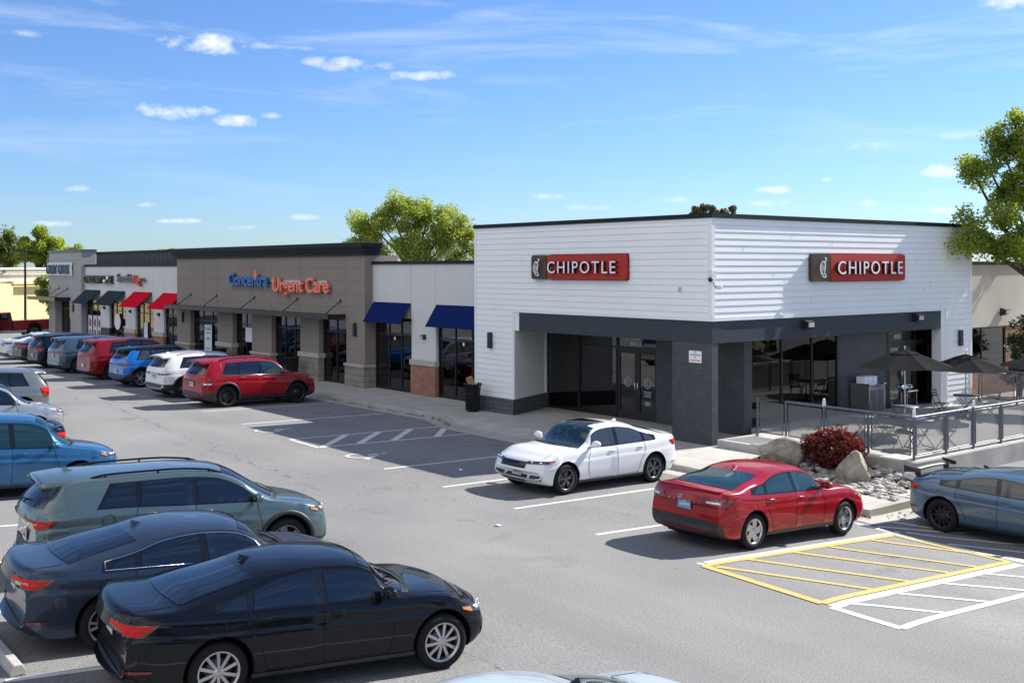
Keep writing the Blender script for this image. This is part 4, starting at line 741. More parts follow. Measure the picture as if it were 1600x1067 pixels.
def make_cutter(S):
    mb = MB()
    for x in (S['fx'], S['rx']):
        R_ = S['r']+.055
        for s in (1, -1):
            y0, y1 = sorted((s*(S['W']/2-.30), s*(S['W']/2+.3))); n = 40; vs = []
            for y in (y0, y1):
                for k in range(n): t = 2*math.pi*k/n; vs.append((x+R_*math.cos(t), y, S['r']+.01+R_*math.sin(t)*(1.0)))
            mb.add(vs, [tuple(range(n)), tuple(range(n, 2*n))[::-1]]+[(k, n+k, n+(k+1) % n, (k+1) % n) for k in range(n)], 0)
    return mb
class Skin:
    """surface patches laid over a car body"""
    def __init__(s, vs, fs, S):
        s.t = BVHTree.FromPolygons([Vector(v) for v in vs], fs); s.S = S
    def ray(s, o, d, off):
        h = s.t.ray_cast(Vector(o), Vector(d).normalized())
        if h[0] is None:
            h = s.t.find_nearest(Vector(o)+Vector(d).normalized()*2.0)
        p, nn = h[0], h[1]
        if nn.dot(Vector(d)) > 0: nn = -nn
        return p+nn*off, nn
    def side(s, x, z, sg, off): return s.ray((x, sg*3, z), (0, -sg, 0), off)[0]
    def down(s, x, y, off): return s.ray((x, y, 4), (0, 0, -1), off)[0]
    def rear(s, y, z, off): return s.ray((-5, y, z), (1, 0, 0), off)[0]
    def wrap(s, phi, z, off, end):
        """phi in degrees off the car's axis; end +1 nose, -1 tail"""
        cx = end*(s.S['L']/2-1.0); a = R(phi); d = Vector((end*math.cos(a), math.sin(a), 0)); return s.ray(Vector((cx, 0, z))+d*4, -d, off)[0]
    def grid(s, mb, fn, nu, nv, mi=0, thick=0):
        vs = [fn(i/nu, j/nv) for j in range(nv+1) for i in range(nu+1)]
        mb.add(vs, [(j*(nu+1)+i, j*(nu+1)+i+1, (j+1)*(nu+1)+i+1, (j+1)*(nu+1)+i) for j in range(nv) for i in range(nu)], mi, True); return mb
    def ribbon(s, mb, pts, w, mi=0):
        """thin line along points already on the surface"""
        return mb.tube(pts, w/2, 4, mi, cap=False)
def quadfn(P, c, nrm=None):
    """bilinear patch through four corners in parameter space, mapped by P"""
    a, b, d, e = c        # (u0,v0) (u1,v0) (u1,v1) (u0,v1)
    def fn(s, t):
        u = (a[0]*(1-s)+b[0]*s)*(1-t)+(e[0]*(1-s)+d[0]*s)*t; v = (a[1]*(1-s)+b[1]*s)*(1-t)+(e[1]*(1-s)+d[1]*s)*t
        return P(u, v)
    return fn
WHEELS = {}
def wheel_parts(r, rr, style, mname):
    key = (round(r, 3), round(rr, 3), style, mname)
    if key in WHEELS: return WHEELS[key]
    w = .115
    prof = [(rr-.004, -w*.8), (rr+.012, -w*.98), (r-.05, -w), (r-.014, -w*.86), (r, -w*.62), (r, -.03), (r-.006, -.022), (r-.006, -.012), (r, -.004), (r, w*.62), (r-.014, w*.86), (r-.05, w), (rr+.012, w*.98), (rr-.004, w*.8)]
    ty = MB().lathe(prof, 44, axis='y').build('tyre', 'tyre'); me1 = ty.data; bpy.data.objects.remove(ty)
    m = MB(); m.lathe([(rr+.004, -w*.9), (rr-.012, -w*.92), (rr-.022, -w*.6), (rr-.03, w*.3)], 36, axis='y', mi=0)
    n, sw, tw = {'five_twin': (5, .17, 1), 'ten': (10, .038, 0), 'five': (5, .12, 0), 'six_twin': (6, .16, 1), 'cover': (5, .2, 2), 'many': (10, .045, 0), 'y': (5, .22, 3)}[style]
    yo = -w*.78; 
    for k in range(n):
        a = 2*math.pi*k/n
        def sp(a0, a1, w0, w1, dy0=0.018, dy1=0.0, mi=0):
            vs = []
            for rad, aa, ww, dy in ((.045, a0, w0, dy0), ((rr-.02)*.55, (a0+a1)/2, (w0+w1)/2, dy0*.6), (rr-.016, a1, w1, dy1)):
                c_, s_ = math.cos(aa), math.sin(aa)
                for sg in (-1, 1): 
                    vs.append((rad*c_-sg*ww/2*s_, yo+dy*.0-dy+.02, rad*s_+sg*ww/2*c_)); vs.append((rad*c_-sg*ww/2*s_*.8, yo+.055, rad*s_+sg*ww/2*c_*.8))
            m.add(vs, [(0, 2, 6, 4), (4, 6, 10, 8), (1, 0, 4, 5), (5, 4, 8, 9), (2, 3, 7, 6), (6, 7, 11, 10)], mi)
        if tw == 1: sp(a-.10, a-sw*1.25, .03, .032); sp(a+.10, a+sw*1.25, .03, .032)
        elif tw == 3: sp(a, a-sw, .04, .03); sp(a, a+sw, .04, .03)
        elif tw == 2: sp(a, a+.30, .10, .13, .01, .012)
        else: sp(a, a, sw*.8, sw)
    m.lathe([(.001, yo-.006), (.028, yo-.004), (.055, yo+.006), (.06, yo+.03)], 16, axis='y')
    m.lathe([(.001, yo+.075), (rr-.025, yo+.07)], 24, axis='y', mi=1); m.lathe([(.001, yo+.05), (rr*.62, yo+.05), (rr*.62, yo+.066)], 24, axis='y', mi=2)
    o = m.build('rim', [mname, 'wheel_well', 'brake'], fixn=False); me2 = o.data; bpy.data.objects.remove(o)
    WHEELS[key] = (me1, me2); return WHEELS[key]
def loft_strip(sk, mb, P, c, off, nu=12, nv=2, mi=0): return sk.grid(mb, quadfn(lambda u, v: P(u, v, off), c), nu, nv, mi)
def car(S, loc, yaw, pm, label, name='parked_car', cat='car', group='cars parked in the lot', tilt=0., roofm=None, glass='glass_dark', sglass=None, clad=False, rails=None, rim=('ten', 'rim_silver'), chrome_dlo=False,
        tails='wide', heads='std', plate='plate', wing=None, lampm='lamp_red', detail=2, fin=True, scale=1.04, flip=1, antenna=False, sunroof=False, fins='body', rear_clear=False, emblem=False, tailtext=None, mirror=None, rblack=False, grille='plastic_black', seams='mat', privacy=False):
    sglass = sglass or glass
    e_ = empty(name, (loc[0], loc[1], loc[2] if len(loc) > 2 else gz(loc[0], loc[1])), 0, label, cat, group)
    # nose pitch follows the lot
    fwd = Vector((math.cos(yaw), math.sin(yaw), 0)); dz = gz(loc[0]+fwd.x*1.4, loc[1]+fwd.y*1.4)-gz(loc[0]-fwd.x*1.4, loc[1]-fwd.y*1.4)
    e_.rotation_euler = (0, -math.atan2(dz, 2.8), yaw); e_.scale = (scale,)*3
    if len(loc) < 3: e_.location.z = (gz(loc[0]+fwd.x*1.4, loc[1]+fwd.y*1.4)+gz(loc[0]-fwd.x*1.4, loc[1]-fwd.y*1.4))/2+.004
    vs, fs = body_mesh(S); sk = Skin(vs, fs, S); L, W, H, fx, rx, r = S['L'], S['W'], S['H'], S['fx'], S['rx'], S['r']; e = L/2
    bm_ = MB().add(vs, fs, 0, True); body = bm_.build('body', [pm, 'wheel_well', roofm or pm], e_)
    if roofm:
        for p in body.data.polygons:
            c = p.center
            if c.z > H-.16 and p.normal.z > .35 and -e+.2 < c.x < fx-.9: p.material_index = 2
    cut = make_cutter(S).build('cut', ['wheel_well']); cut.parent = e_; 
    md = body.modifiers.new('b', 'BOOLEAN'); md.operation = 'DIFFERENCE'; md.solver = 'EXACT'; md.object = cut; md.material_mode = 'TRANSFER'
    dg = bpy.context.evaluated_depsgraph_get(); dg.update(); me = bpy.data.meshes.new_from_object(body.evaluated_get(dg)); body.modifiers.clear(); old = body.data; body.data = me; bpy.data.meshes.remove(old); bpy.data.objects.remove(cut)
    me.polygons.foreach_set('use_smooth', [True]*len(me.polygons)); me.set_sharp_from_angle(angle=R(32)); me.name = 'body'
    bz = lambda x: interp(S['belt'], x); ez = lambda x: interp(S['edge'], x)
    x0, x1 = S['dlo']; lo = lambda x: max(bz(x), interp(S['belt'], rx+1.0)-.01 if S['kind'] == 'sedan' else 0)+.035; hi = lambda x: ez(x)-S['dlotop']
    gap = .012
    # side glazing: dark surround, then each pane
    bp, qp = S['bp'], S['qp']; panes = [(x0+.05, qp-.05, .16 if S['kind'] == 'sedan' else .24, .0), (qp+.03, bp-.05, .02, -.03), (bp+.05, x1-.02, -.03, -.0)]
    sgn = (1, -1)
    for sg in sgn:
        sur = MB()
        def dl(s_, t): xr = x0+(.0 if S['kind'] == 'sedan' else .20*t); x = xr+(x1-xr)*s_; a, b = lo(x)-.018, max(hi(x)+.018, lo(x)-.01); return sk.side(x, a+(b-a)*t, sg, .0035)
        sk.grid(sur, dl, 40, 4); surr = sur.build('window_surround', 'trim_gloss_black', e_, fixn=False)
        for i, (a, b, sa, sb) in enumerate(panes):
            if b-a < .12: continue
            pn = MB()
            def pf(s_, t):
                xa, xb = a+sa*t, b+sb*t; x = xa+(xb-xa)*s_; l_, h_ = lo(x), max(hi(x), lo(x)+.004); return sk.side(x, l_+(h_-l_)*t, sg, .0075)
            sk.grid(pn, pf, 14, 5)
            pn.build('side_window', ('glass_dark' if privacy and i < 2 else sglass), e_, fixn=False)
        if chrome_dlo:
            ch = MB(); pts = [sk.side(x, lo(x)-.012, sg, .008) for x in lines(x1, x0, .12)]; pts2 = [sk.side(x, max(hi(x)+.012, lo(x)-.008), sg, .008) for x in lines(x0, x1, .12)]
            ch.tube(pts+pts2, .009, 5, cap=False); ch.build('window_trim', 'chrome', e_)
    # windscreen and rear glass
    a, b = S['ws']; wn = W/2
    def wsf(s_, t):
        yw = (wn*.80)*(1-t)+(wn*.66)*t; y = yw*(2*s_-1); x = (a-.14*(y/yw)**2*1.2)*(1-t)+(b-.10*(y/yw)**2)*t; return sk.down(x, y, .006)
    m_ = MB(); sk.grid(m_, wsf, 18, 12); m_.build('windshield', glass if not privacy else sglass, e_, fixn=False)
    cw = MB(); sk.grid(cw, lambda s_, t: sk.down(a+.015+.085*t-.16*((2*s_-1))**2*1.1, wn*.82*(2*s_-1), .005), 18, 2); cw.build('cowl', 'plastic_black', e_, fixn=False)
    if detail > 1:
        wp = MB()
        for y0_, y1_ in ((-.05, .62), (-.66, .0)): wp.tube([sk.down(a+.03-.16*(y/wn)**2, y, .03) for y in (y0_, (y0_+y1_)/2, y1_)], .008, 4)
        wp.build('wiper', 'plastic_black', e_)
    m_ = MB()
    if S['kind'] == 'sedan':
        ra, rb = S['rg']
        def rgf(s_, t): yw = wn*.76*(1-t)+wn*.63*t; y = yw*(2*s_-1); x = (ra+.09*(y/yw)**2)*(1-t)+(rb+.06*(y/yw)**2)*t; return sk.down(x, y, .006)
        sk.grid(m_, rgf, 18, 12)
    else:
        za, zb = S['rgz']
        def rgf(s_, t): yw = wn*.80*(1-t)+wn*.66*t; y = yw*(2*s_-1); return sk.rear(y, za+(zb-za)*t, .008)
        sk.grid(m_, rgf, 16, 8)
    m_.build('rear_window', 'glass_dark' if privacy else glass, e_, fixn=False)
    if S['kind'] == 'suv':
        sp = MB(); xe = -e+.20; vs_ = []; n = 12
        for i in range(n+1):
            y = wn*.70*(2*i/n-1); b_ = .05*(y/wn)**2; zt = sk.down(-e+.68, y, 0)[2]+.010
            vs_ += [(-e+.66, y, zt), (xe+.08+b_, y, zt-.045), (xe+b_, y, zt-.075), (xe+.01+b_, y, zt-.10), (-e+.52, y, zt-.10)]
        sp.add(vs_, [(5*i+j, 5*i+j+1, 5*i+j+6, 5*i+j+5) for i in range(n) for j in range(4)]+[(0, 1, 2, 3, 4), (5*n+4, 5*n+3, 5*n+2, 5*n+1, 5*n)], 0, True)
        spo = sp.build('spoiler', roofm or pm, e_); MB().box(xe+.012, xe+.03, -.16, .16, H-.185, H-.155).build('brake_light', 'lamp_dark_red', spo)
        if detail > 1:
            z_ = S['rgz'][0]+.03; MB().tube([sk.rear(.0, z_-.03, .03), sk.rear(.0, z_+.01, .035), sk.rear(-.36, z_+.045, .03)], [.018, .014, .006], 5).build('wiper', 'plastic_black', e_)
    # lamps
    T = MB(); zt = bz(-e+.25)-(.0 if S['kind'] == 'sedan' else .02)
    tl = {'wide': (24, 56, -.045, -.19, .8), 'tall': (40, 57, .03, -.28, 1.), 'bar': (1, 57, -.06, -.14, 1), 'claw': (24, 56, -.10, -.24, .5), 'cclamp': (20, 60, -.03, -.17, 1.)}[tails]
    for sg in (1, -1):
        z1_, z0_ = zt+tl[2], zt+tl[3]; lm = MB()
        w_ = lambda u, v, o: sk.wrap(180*0+u*sg, v, o, -1)
        loft_strip(sk, lm, w_, [(tl[0], z0_+(z1_-z0_)*.25), (tl[1]-5, z0_+(.0 if tails != 'claw' else .08)), (tl[1]+3, z1_-.02), (tl[0], z1_-.01)], .010, 14, 4)
        lo_ = lm.build('tail_light', 'lamp_dark_red', e_, fixn=False)
        t1 = MB(); zm = z0_+(z1_-z0_)*.52; loft_strip(sk, t1, w_, [(tl[0]+1, zm+.01), (tl[1]-4, zm-.01), (tl[1]+1, z1_-.032), (tl[0]+1, z1_-.022)], .014, 14, 2)
        if lampm == 'lamp_red': loft_strip(sk, t1, w_, [(tl[0]+14, z0_+(z1_-z0_)*.24), (tl[1]-7, z0_+.018), (tl[1]-5, zm-.022), (tl[0]+14, zm-.004)], .014, 10, 2)
        t1.build('lens', lampm, lo_, fixn=False)
        if rear_clear: q_ = MB(); loft_strip(sk, q_, w_, [(tl[0]+7, z0_+.045), (tl[0]+20, z0_+.04), (tl[0]+20, z0_+.085), (tl[0]+7, z0_+.09)], .013, 5, 2); q_.build('reverse_light', 'lamp_clear', lo_, fixn=False)
        rf = MB(); zr = .43 if S['kind'] == 'sedan' else .50
        loft_strip(sk, rf, w_, [(40, zr-.018), (56, zr-.012), (56, zr+.012), (40, zr+.018)], .012, 5, 1); rf.build('reflector', 'lamp_dark_red', e_, fixn=False)
        hz = interp(S['top'], e-.2)-.055; hm = MB(); w2 = lambda u, v, o: sk.wrap(u*sg, v, o, 1)
        hh = .12 if heads == 'std' else .085
        loft_strip(sk, hm, w2, [(25, hz-hh*.75), (56, hz-hh*.5), (62, hz+.015), (25, hz-.01)], .010, 12, 3); h_ = hm.build('headlight', 'lamp_dark', e_, fixn=False)
        hl_ = MB(); loft_strip(sk, hl_, w2, [(28, hz-hh*.55), (49, hz-hh*.38), (52, hz-.008), (28, hz-.022)], .014, 8, 2)
        if heads != 'dark': hl_.build('lens', 'lamp_clear', h_, fixn=False)
        pj = MB()
        for ph_ in (32, 43): pj.ball(sk.wrap(ph_*sg, hz-hh*.34, .012, 1), .026, nu=10, nv=6)
        pj.build('projector', 'chrome', h_)
        am = MB(); loft_strip(sk, am, w2, [(53, hz-hh*.52), (60, hz-hh*.2), (61, hz+.0), (54, hz-.01)], .013, 3, 2); am.build('turn_signal', 'lamp_amber', h_, fixn=False)
        if detail > 0: fm = MB(); loft_strip(sk, fm, w2, [(26, .33), (44, .33), (46, .44), (28, .42)], .008, 5, 2); fm.build('fog_light_bezel', 'plastic_black', e_, fixn=False)
    gm = MB(); hz = interp(S['top'], e-.2)
    loft_strip(sk, gm, lambda u, v, o: sk.wrap(u, v, o, 1), [(-22, hz-.27), (22, hz-.27), (25, hz-.08), (-25, hz-.08)], .009, 14, 3); gm.build('grille', grille, e_, fixn=False)
    gm = MB(); loft_strip(sk, gm, lambda u, v, o: sk.wrap(u, v, o, 1), [(-24, .30), (24, .30), (22, .42), (-22, .42)], .008, 14, 3); gm.build('lower_grille', 'plastic_black', e_, fixn=False)
    # plates
    zp = (zt-.24) if S['kind'] == 'sedan' else zt-.25
    if tails in ('wide',) and S['kind'] == 'suv': zp = .62
    if plate:
        for end, z_, ok in ((-1, zp, True), (1, hz-.33, plate == 'plate')):
            if not ok: continue
            P_ = sk.wrap(0, z_, .02, end); x_ = P_[0]; pm_ = MB().box(min(x_, x_+end*.006), max(x_, x_+end*.006), -.155, .155, z_-.078, z_+.078).build('number_plate', plate, e_)
            im = MB(); 
            for k in range(7): im.box(x_+end*.0062, x_+end*.0075, -.115+k*.034, -.115+k*.034+.02, z_-.028, z_+.03)
            im.box(x_+end*.0062, x_+end*.0075, -.06, .06, z_+.045, z_+.058); im.build('plate_characters', 'plate_ink' if plate == 'plate' else 'sign_white', pm_)
    # cladding
    def arch(mb, x, sg, R0, R1, off):
        n = 26; vs_ = []
        zc = r+.01
        for k in range(n+1):
            t = R(-12+204*k/n)
            for RR, o in ((R0, off*.3), (R0+.006, off), (R1-.012, off), (R1, .001)):
                z_ = max(zc+RR*math.sin(t), S['gc']+.03); xx = x+RR*math.cos(t); vs_.append(sk.side(clamp(xx, -e+.12, e-.12), z_, sg, o))
        mb.add(vs_, [(4*k+j, 4*k+j+1, 4*k+j+5, 4*k+j+4) for k in range(n) for j in range(3)], 0, True)
    if clad:
        for sg in (1, -1):
            for x_ in (fx, rx): am = MB(); arch(am, x_, sg, r+.055, r+.125, .014); am.build('wheel_arch_trim', clad, e_, fixn=False)
            rk = MB(); loft_strip(sk, rk, lambda u, v, o: sk.side(u, v, sg, o), [(rx+r+.02, S['gc']+.03), (fx-r-.02, S['gc']+.03), (fx-r-.02, S['gc']+.16), (rx+r+.02, S['gc']+.16)], .013, 16, 3); rk.build('rocker_trim', clad, e_, fixn=False)
        rb_ = MB(); loft_strip(sk, rb_, lambda u, v, o: sk.wrap(u, v, o, -1), [(-72, .27), (72, .27), (66, .52), (-66, .52)], .012, 26, 4); rb_.build('rear_bumper', clad, e_, fixn=False)
        fb = MB(); loft_strip(sk, fb, lambda u, v, o: sk.wrap(u, v, o, 1), [(-72, .26), (72, .26), (66, .40), (-66, .40)], .006, 24, 3); fb.build('front_bumper', clad, e_, fixn=False)
    if not clad:
        for sg in (1, -1): rk = MB(); loft_strip(sk, rk, lambda u, v, o: sk.side(u, v, sg, o), [(rx+r+.03, S['gc']+.025), (fx-r-.03, S['gc']+.025), (fx-r-.03, S['gc']+.075), (rx+r+.03, S['gc']+.075)], .010, 16, 2); rk.build('rocker_trim', 'plastic_black', e_, fixn=False)
    if clad: pass
    elif rblack:
        rb_ = MB(); loft_strip(sk, rb_, lambda u, v, o: sk.wrap(u, v, o, -1), [(-50, .27), (50, .27), (44, .52), (-44, .52)], .016, 30, 8); rb_.build('rear_bumper', 'plastic_black', e_, fixn=False)
    elif detail > 0:
        rb_ = MB(); loft_strip(sk, rb_, lambda u, v, o: sk.wrap(u, v, o, -1), [(-52, .28), (52, .28), (46, .37), (-46, .37)], .008, 22, 3); rb_.build('rear_diffuser', 'plastic_black', e_, fixn=False)
    # seams, handles, fuel door
    if detail > 0:
        se = MB()
        for sg in (1, -1):
            zl = S['gc']+.10
            for line in ([(x1-.10, lo(x1-.1)-.02), (x1-.02, .75), (x1-.0, .5), (x1-.06, zl)], [(bp, lo(bp)-.02), (bp, .6), (bp, zl)], [(qp-.02, lo(qp)-.02), (qp-.04, .78), (rx+r+.14, .52), (rx+r+.20, zl)], [(x1-.06, zl), (bp, zl), (rx+r+.20, zl)]):
                pts = []
                for p, q_ in zip(line, line[1:]):
                    nn = 6
                    for k in range(nn): pts.append(sk.side(p[0]+(q_[0]-p[0])*k/nn, p[1]+(q_[1]-p[1])*k/nn, sg, .0005))
                pts.append(sk.side(line[-1][0], line[-1][1], sg, .0005)); sk.ribbon(se, pts, .009)
            if sg == -1 and detail > 1: sk.ribbon(se, [sk.side(rx-.02+.09*math.cos(t), bz(rx)-.15+.085*math.sin(t), sg, .0005) for t in [2*math.pi*k/16 for k in range(17)]], .006)
        # bonnet and boot outlines
        for sg in (1, -1): sk.ribbon(se, [sk.down(x, sg*(wn*.80-.10*clamp((x-fx)/(e-fx))), .0005) for x in lines(a+.0, e-.32, .12)], .008)
        if S['kind'] == 'sedan':
            for sg in (1, -1): sk.ribbon(se, [sk.down(x, sg*wn*.74, .0005) for x in lines(-e+.12, S['rg'][0]+.02, .1)], .008)
            sk.ribbon(se, [sk.wrap(phi, zt-.0-.22, .0005, -1) for phi in range(-36, 37, 6)], .008)
        else:
            for sg in (1, -1): sk.ribbon(se, [sk.wrap(sg*50, z_, .0005, -1) for z_ in lines(.56, zt-.02, .08)], .009)
            sk.ribbon(se, [sk.wrap(phi, .545, .0005, -1) for phi in range(-50, 51, 10)], .009)
        se.build('panel_gap', 'wheel_well', e_)
        for sg in (1, -1):
            for x_ in (bp-.17-.0, qp+.16 if S['kind'] == 'suv' else qp+.12):
                xh = x_ if x_ < bp else bp-.1
                xh = (bp+.16) if x_ == bp-.17 else xh
                p = sk.side(xh, bz(xh)-.075, sg, .012); hd = MB().ball(p, (.10, .016, .016), nu=10, nv=6); hd.build('door_handle', 'chrome' if chrome_dlo else pm, e_)
    for sg in (1, -1):
        p = sk.side(x1-.10, lo(x1-.10)+.01, sg, .02); c_ = Vector((p[0]-.02, sg*(wn+.085), p[2]+.06))
        mo = MB(); vs_ = []; mo.ball(c_, (.085, .125, .075), nu=14, nv=8); mo.tube([p, c_-Vector((0, sg*.05, .03))], [.035, .03], 6); mr = mo.build('side_mirror', mirror or pm, e_)
        gl = MB(); gl.lathe([(.001, 0), (.062, 0)], 12, c_-Vector((.074, 0, 0)), axis='y'); 
        g2 = MB().add([(c_.x-.075, c_.y+dy, c_.z+dz_) for dy, dz_ in ((-.085, -.045), (.085, -.045), (.085, .045), (-.085, .045))], [(0, 1, 2, 3)]); g2.build('mirror_glass', 'glass_dark', mr, fixn=False)
    if fin:
        p = sk.down(rx+.50 if S['kind'] == 'sedan' else -e+.72, 0, 0); z_ = p[2]-.004
        MB().add([(p[0]-.07, 0, z_+.06), (p[0]-.085, .022, z_), (p[0]-.085, -.022, z_), (p[0]+.11, 0, z_)], [(0, 1, 3), (0, 3, 2), (0, 2, 1)]).build('antenna', pm if fins == 'body' else fins, e_)
    if antenna: p = sk.down(fx-.15, wn*.72, 0); MB().tube([p, Vector(p)+Vector((-.28, .02, .42))], .006, 4).build('mast_antenna', 'black_metal', e_)
    if rails:
        for sg in (1, -1):
            xx = lines(rx-.25, rx+1.75, .2); yw = lambda x: sk.down(x, sg*wn*.655, 0)
            pts = []
            for i, x in enumerate(xx): p = yw(x); h = .045*math.sin(math.pi*clamp(i/(len(xx)-1)))**.25 if 0 < i < len(xx)-1 else .004; pts.append(Vector(p)+Vector((0, 0, h)))
            rl = MB().tube(pts, .018, 6)
            for i in (1, len(xx)//2, len(xx)-2): p = yw(xx[i]); rl.tube([p, Vector(p)+Vector((0, 0, .05))], .018, 5)
            rl.build('roof_rail', rails, e_)
    if sunroof: m_ = MB(); sk.grid(m_, lambda s_, t: sk.down(rx+1.15+.62*s_, -.42+.84*t, .004), 8, 8); m_.build('sunroof', 'glass_dark', e_, fixn=False)
    if emblem:
        z_ = zt-.09; em = MB(); P_ = sk.wrap(0, z_, .012, -1); em.tube([(P_[0], .055*math.cos(t), z_+.03*math.sin(t)) for t in [2*math.pi*k/16 for k in range(17)]], .006, 5, cap=False); em.tube([(P_[0], -.025, z_-.02), (P_[0], -.012, z_+.02), (P_[0], .012, z_-.02), (P_[0], .025, z_+.02)], .005, 4); em.build('emblem', 'chrome', e_)
    if tailtext:
        n = len(tailtext)
        for i, ch_ in enumerate(tailtext):
            y = .36-.72*i/(n-1); P_ = sk.rear(y, zt-.17, .010); fit_text(ch_, .032, .036, .002, 'badge_letter', 'chrome', e_, (P_[0], y+.016, zt-.185), (R(90), 0, R(-90)), bold=.02)
    if wing == 'gt':
        zt_ = interp(S['top'], -e+.25); wg = MB(); n = 16; vs_ = []
        for i in range(n+1):
            y = .74*(2*i/n-1); cv = .03*(y/.8)**2; z_ = zt_+.06+.025*(1-(y/.8)**2); vs_ += [(-e+.02+cv, y, z_+.05), (-e+.10+cv, y, z_+.015), (-e+.26+cv, y, z_+.0), (-e+.16+cv, y, z_-.015)]
        wg.add(vs_, [(4*i+j, 4*i+(j+1) % 4, 4*i+4+(j+1) % 4, 4*i+4+j) for i in range(n) for j in range(4)], 0, True)
        for sg in (1, -1):
            wg.add([(-e-.02, sg*.74, zt_+.02), (-e+.30, sg*.74, zt_+.05), (-e+.30, sg*.74, zt_+.12), (-e-.02, sg*.74, zt_+.17), (-e-.02, sg*.755, zt_+.02), (-e+.30, sg*.755, zt_+.05), (-e+.30, sg*.755, zt_+.12), (-e-.02, sg*.755, zt_+.17)], [(0, 1, 2, 3), (7, 6, 5, 4), (0, 4, 5, 1), (1, 5, 6, 2), (2, 6, 7, 3), (3, 7, 4, 0)])
            wg.box(-e+.12, -e+.24, sg*.55-.012, sg*.55+.012, zt_-.06, zt_+.10)
        wg.build('rear_wing', 'plastic_black', e_)
    if wing == 'lip' and S['kind'] == 'sedan':
        zt_ = interp(S['top'], -e+.2); lp = MB(); vs_ = []; n = 14
        for i in range(n+1):
            y = wn*.78*(2*i/n-1); P_ = sk.down(-e+.22+.14*(abs(y)/wn)**2.6, y, 0); vs_ += [(P_[0]+.10, y, P_[2]+.001), (P_[0]-.08, y, P_[2]+.022), (P_[0]-.10, y, P_[2]+.006), (P_[0]-.03, y, P_[2]-.01)]
        lp.add(vs_, [(4*i+j, 4*i+(j+1) % 4, 4*i+4+(j+1) % 4, 4*i+4+j) for i in range(n) for j in range(4)], 0, True); lp.build('spoiler', pm, e_)
    t_, m_ = wheel_parts(r, r*S.get('rimk', .69), rim[0], rim[1])
    for x_ in (fx, rx):
        for sg in (1, -1):
            wh = bpy.data.objects.new('wheel', t_); COL.objects.link(wh); wh.parent = e_; wh.location = (x_, sg*(wn-.125), r); wh.rotation_euler = (0, random.Random(x_*7+sg).uniform(0, 1.2), R(180) if sg > 0 else 0)
            rm = bpy.data.objects.new('rim', m_); COL.objects.link(rm); rm.parent = wh
    un = MB().box(-e+.35, e-.45, -wn+.34, wn-.34, .17, S['gc']+.05).build('underbody', 'wheel_well', e_)
    return e_
PW = paint('white', (.72, .73, .74), 0); PR = paint('red', (.29, .004, .010), .35); PBK = paint('black', (.004, .005, .008), .1); PGB = paint('grey_blue', (.055, .10, .145), .45); PGG = paint('grey_green', (.095, .145, .15), .45)
PDB = paint('slate', (.030, .045, .070), .45); PBL = paint('bright_blue', (.0, .17, .55), .35); PMB = paint('mid_blue', (.025, .125, .27), .45); PNV = paint('navy', (.005, .012, .028), .3); PSL = paint('silver', (.42, .44, .45), .6); PMR = paint('maroon', (.13, .008, .014), .35)
PDR = paint('deep_red', (.20, .006, .010), .35); PIC = paint('ice', (.52, .60, .66), .35); PWS = paint('pearl', (.58, .62, .66), .2)
PGY = paint('warm_grey', (.20, .205, .21), .5); PTR = paint('steel_blue', (.065, .12, .18), .35); UP = R(90); DN = R(-90)
G1 = 'cars parked along the shop fronts'; G2 = 'cars parked in the row nearest the camera'
car(spec_suv(4.69, 1.87, 1.69, 2.70, .92, .37, hood=1.02, belt=1.06), (-18.15, -5.02), UP, PR, 'bright red suv with black wheels, nearest of the cars parked at the shop fronts', 'suv', 'suv', G1, clad='plastic_black', rails='trim_gloss_black', rim=('five_twin', 'rim_dark'), chrome_dlo=True, tails='tall', sglass='glass_teal', privacy=True, rear_clear=True)
car(spec_suv(4.60, 1.865, 1.66, 2.75, .86, .36, hood=1.0, belt=1.06), (-21.95, -5.0), UP, PW, 'white suv between the bright red suv and the bright blue one', 'suv', 'suv', G1, clad='plastic_black', rim=('five', 'rim_gun'), tails='claw', lampm='lamp_dark_red', rails='rim_silver')
car(spec_suv(4.39, 1.82, 1.64, 2.64, .87, .36, hood=1.0, belt=1.06), (-26.85, -4.85), UP, PBL, 'bright blue suv with a black roof and black lower trim', 'suv', 'suv', G1, roofm=PBK, clad='plastic_black', rim=('five_twin', 'rim_silver'), rails='trim_gloss_black', lampm='lamp_dark_red', sglass='glass_grey')
car(spec_suv(4.95, 1.95, 1.78, 2.86, .95, .37, hood=1.08, belt=1.12), (-30.9, -4.6), UP, PDR, 'dark red suv with silver roof rails beside the bright blue suv', 'suv', 'suv', G1, rails='rim_silver', rim=('six_twin', 'rim_silver'), rear_clear=True, clad=False)
car(spec_suv(4.93, 1.94, 1.70, 2.90, .95, .37, hood=1.03, belt=1.08), (-35.0, -4.7), UP, PGB, 'slate blue suv between the dark red suv and a black one', 'suv', 'suv', G1, rim=('ten', 'rim_silver'), tails='bar', detail=1)
car(spec_suv(4.7, 1.89, 1.66, 2.80, .9, .37, hood=1.0, belt=1.06), (-38.4, -4.8), UP, PNV, 'dark navy suv with a chrome window line far down the shop row', 'suv', 'suv', G1, chrome_dlo=True, rails='rim_silver', detail=1)
car(spec_sedan(4.75, 1.84, 1.44, 2.8), (-41.8, -4.6), UP, PNV, 'dark blue sedan mostly hidden behind the navy suv', 'sedan', 'car', G1, detail=1)
car(spec_sedan(4.88, 1.86, 1.42, 2.82, trunk=1.06), (-45.1, -4.4), UP, PWS, 'silver white sedan at the far end of the shop row', 'sedan', 'car', G1, detail=1, tails='wide', lampm='lamp_dark_red')
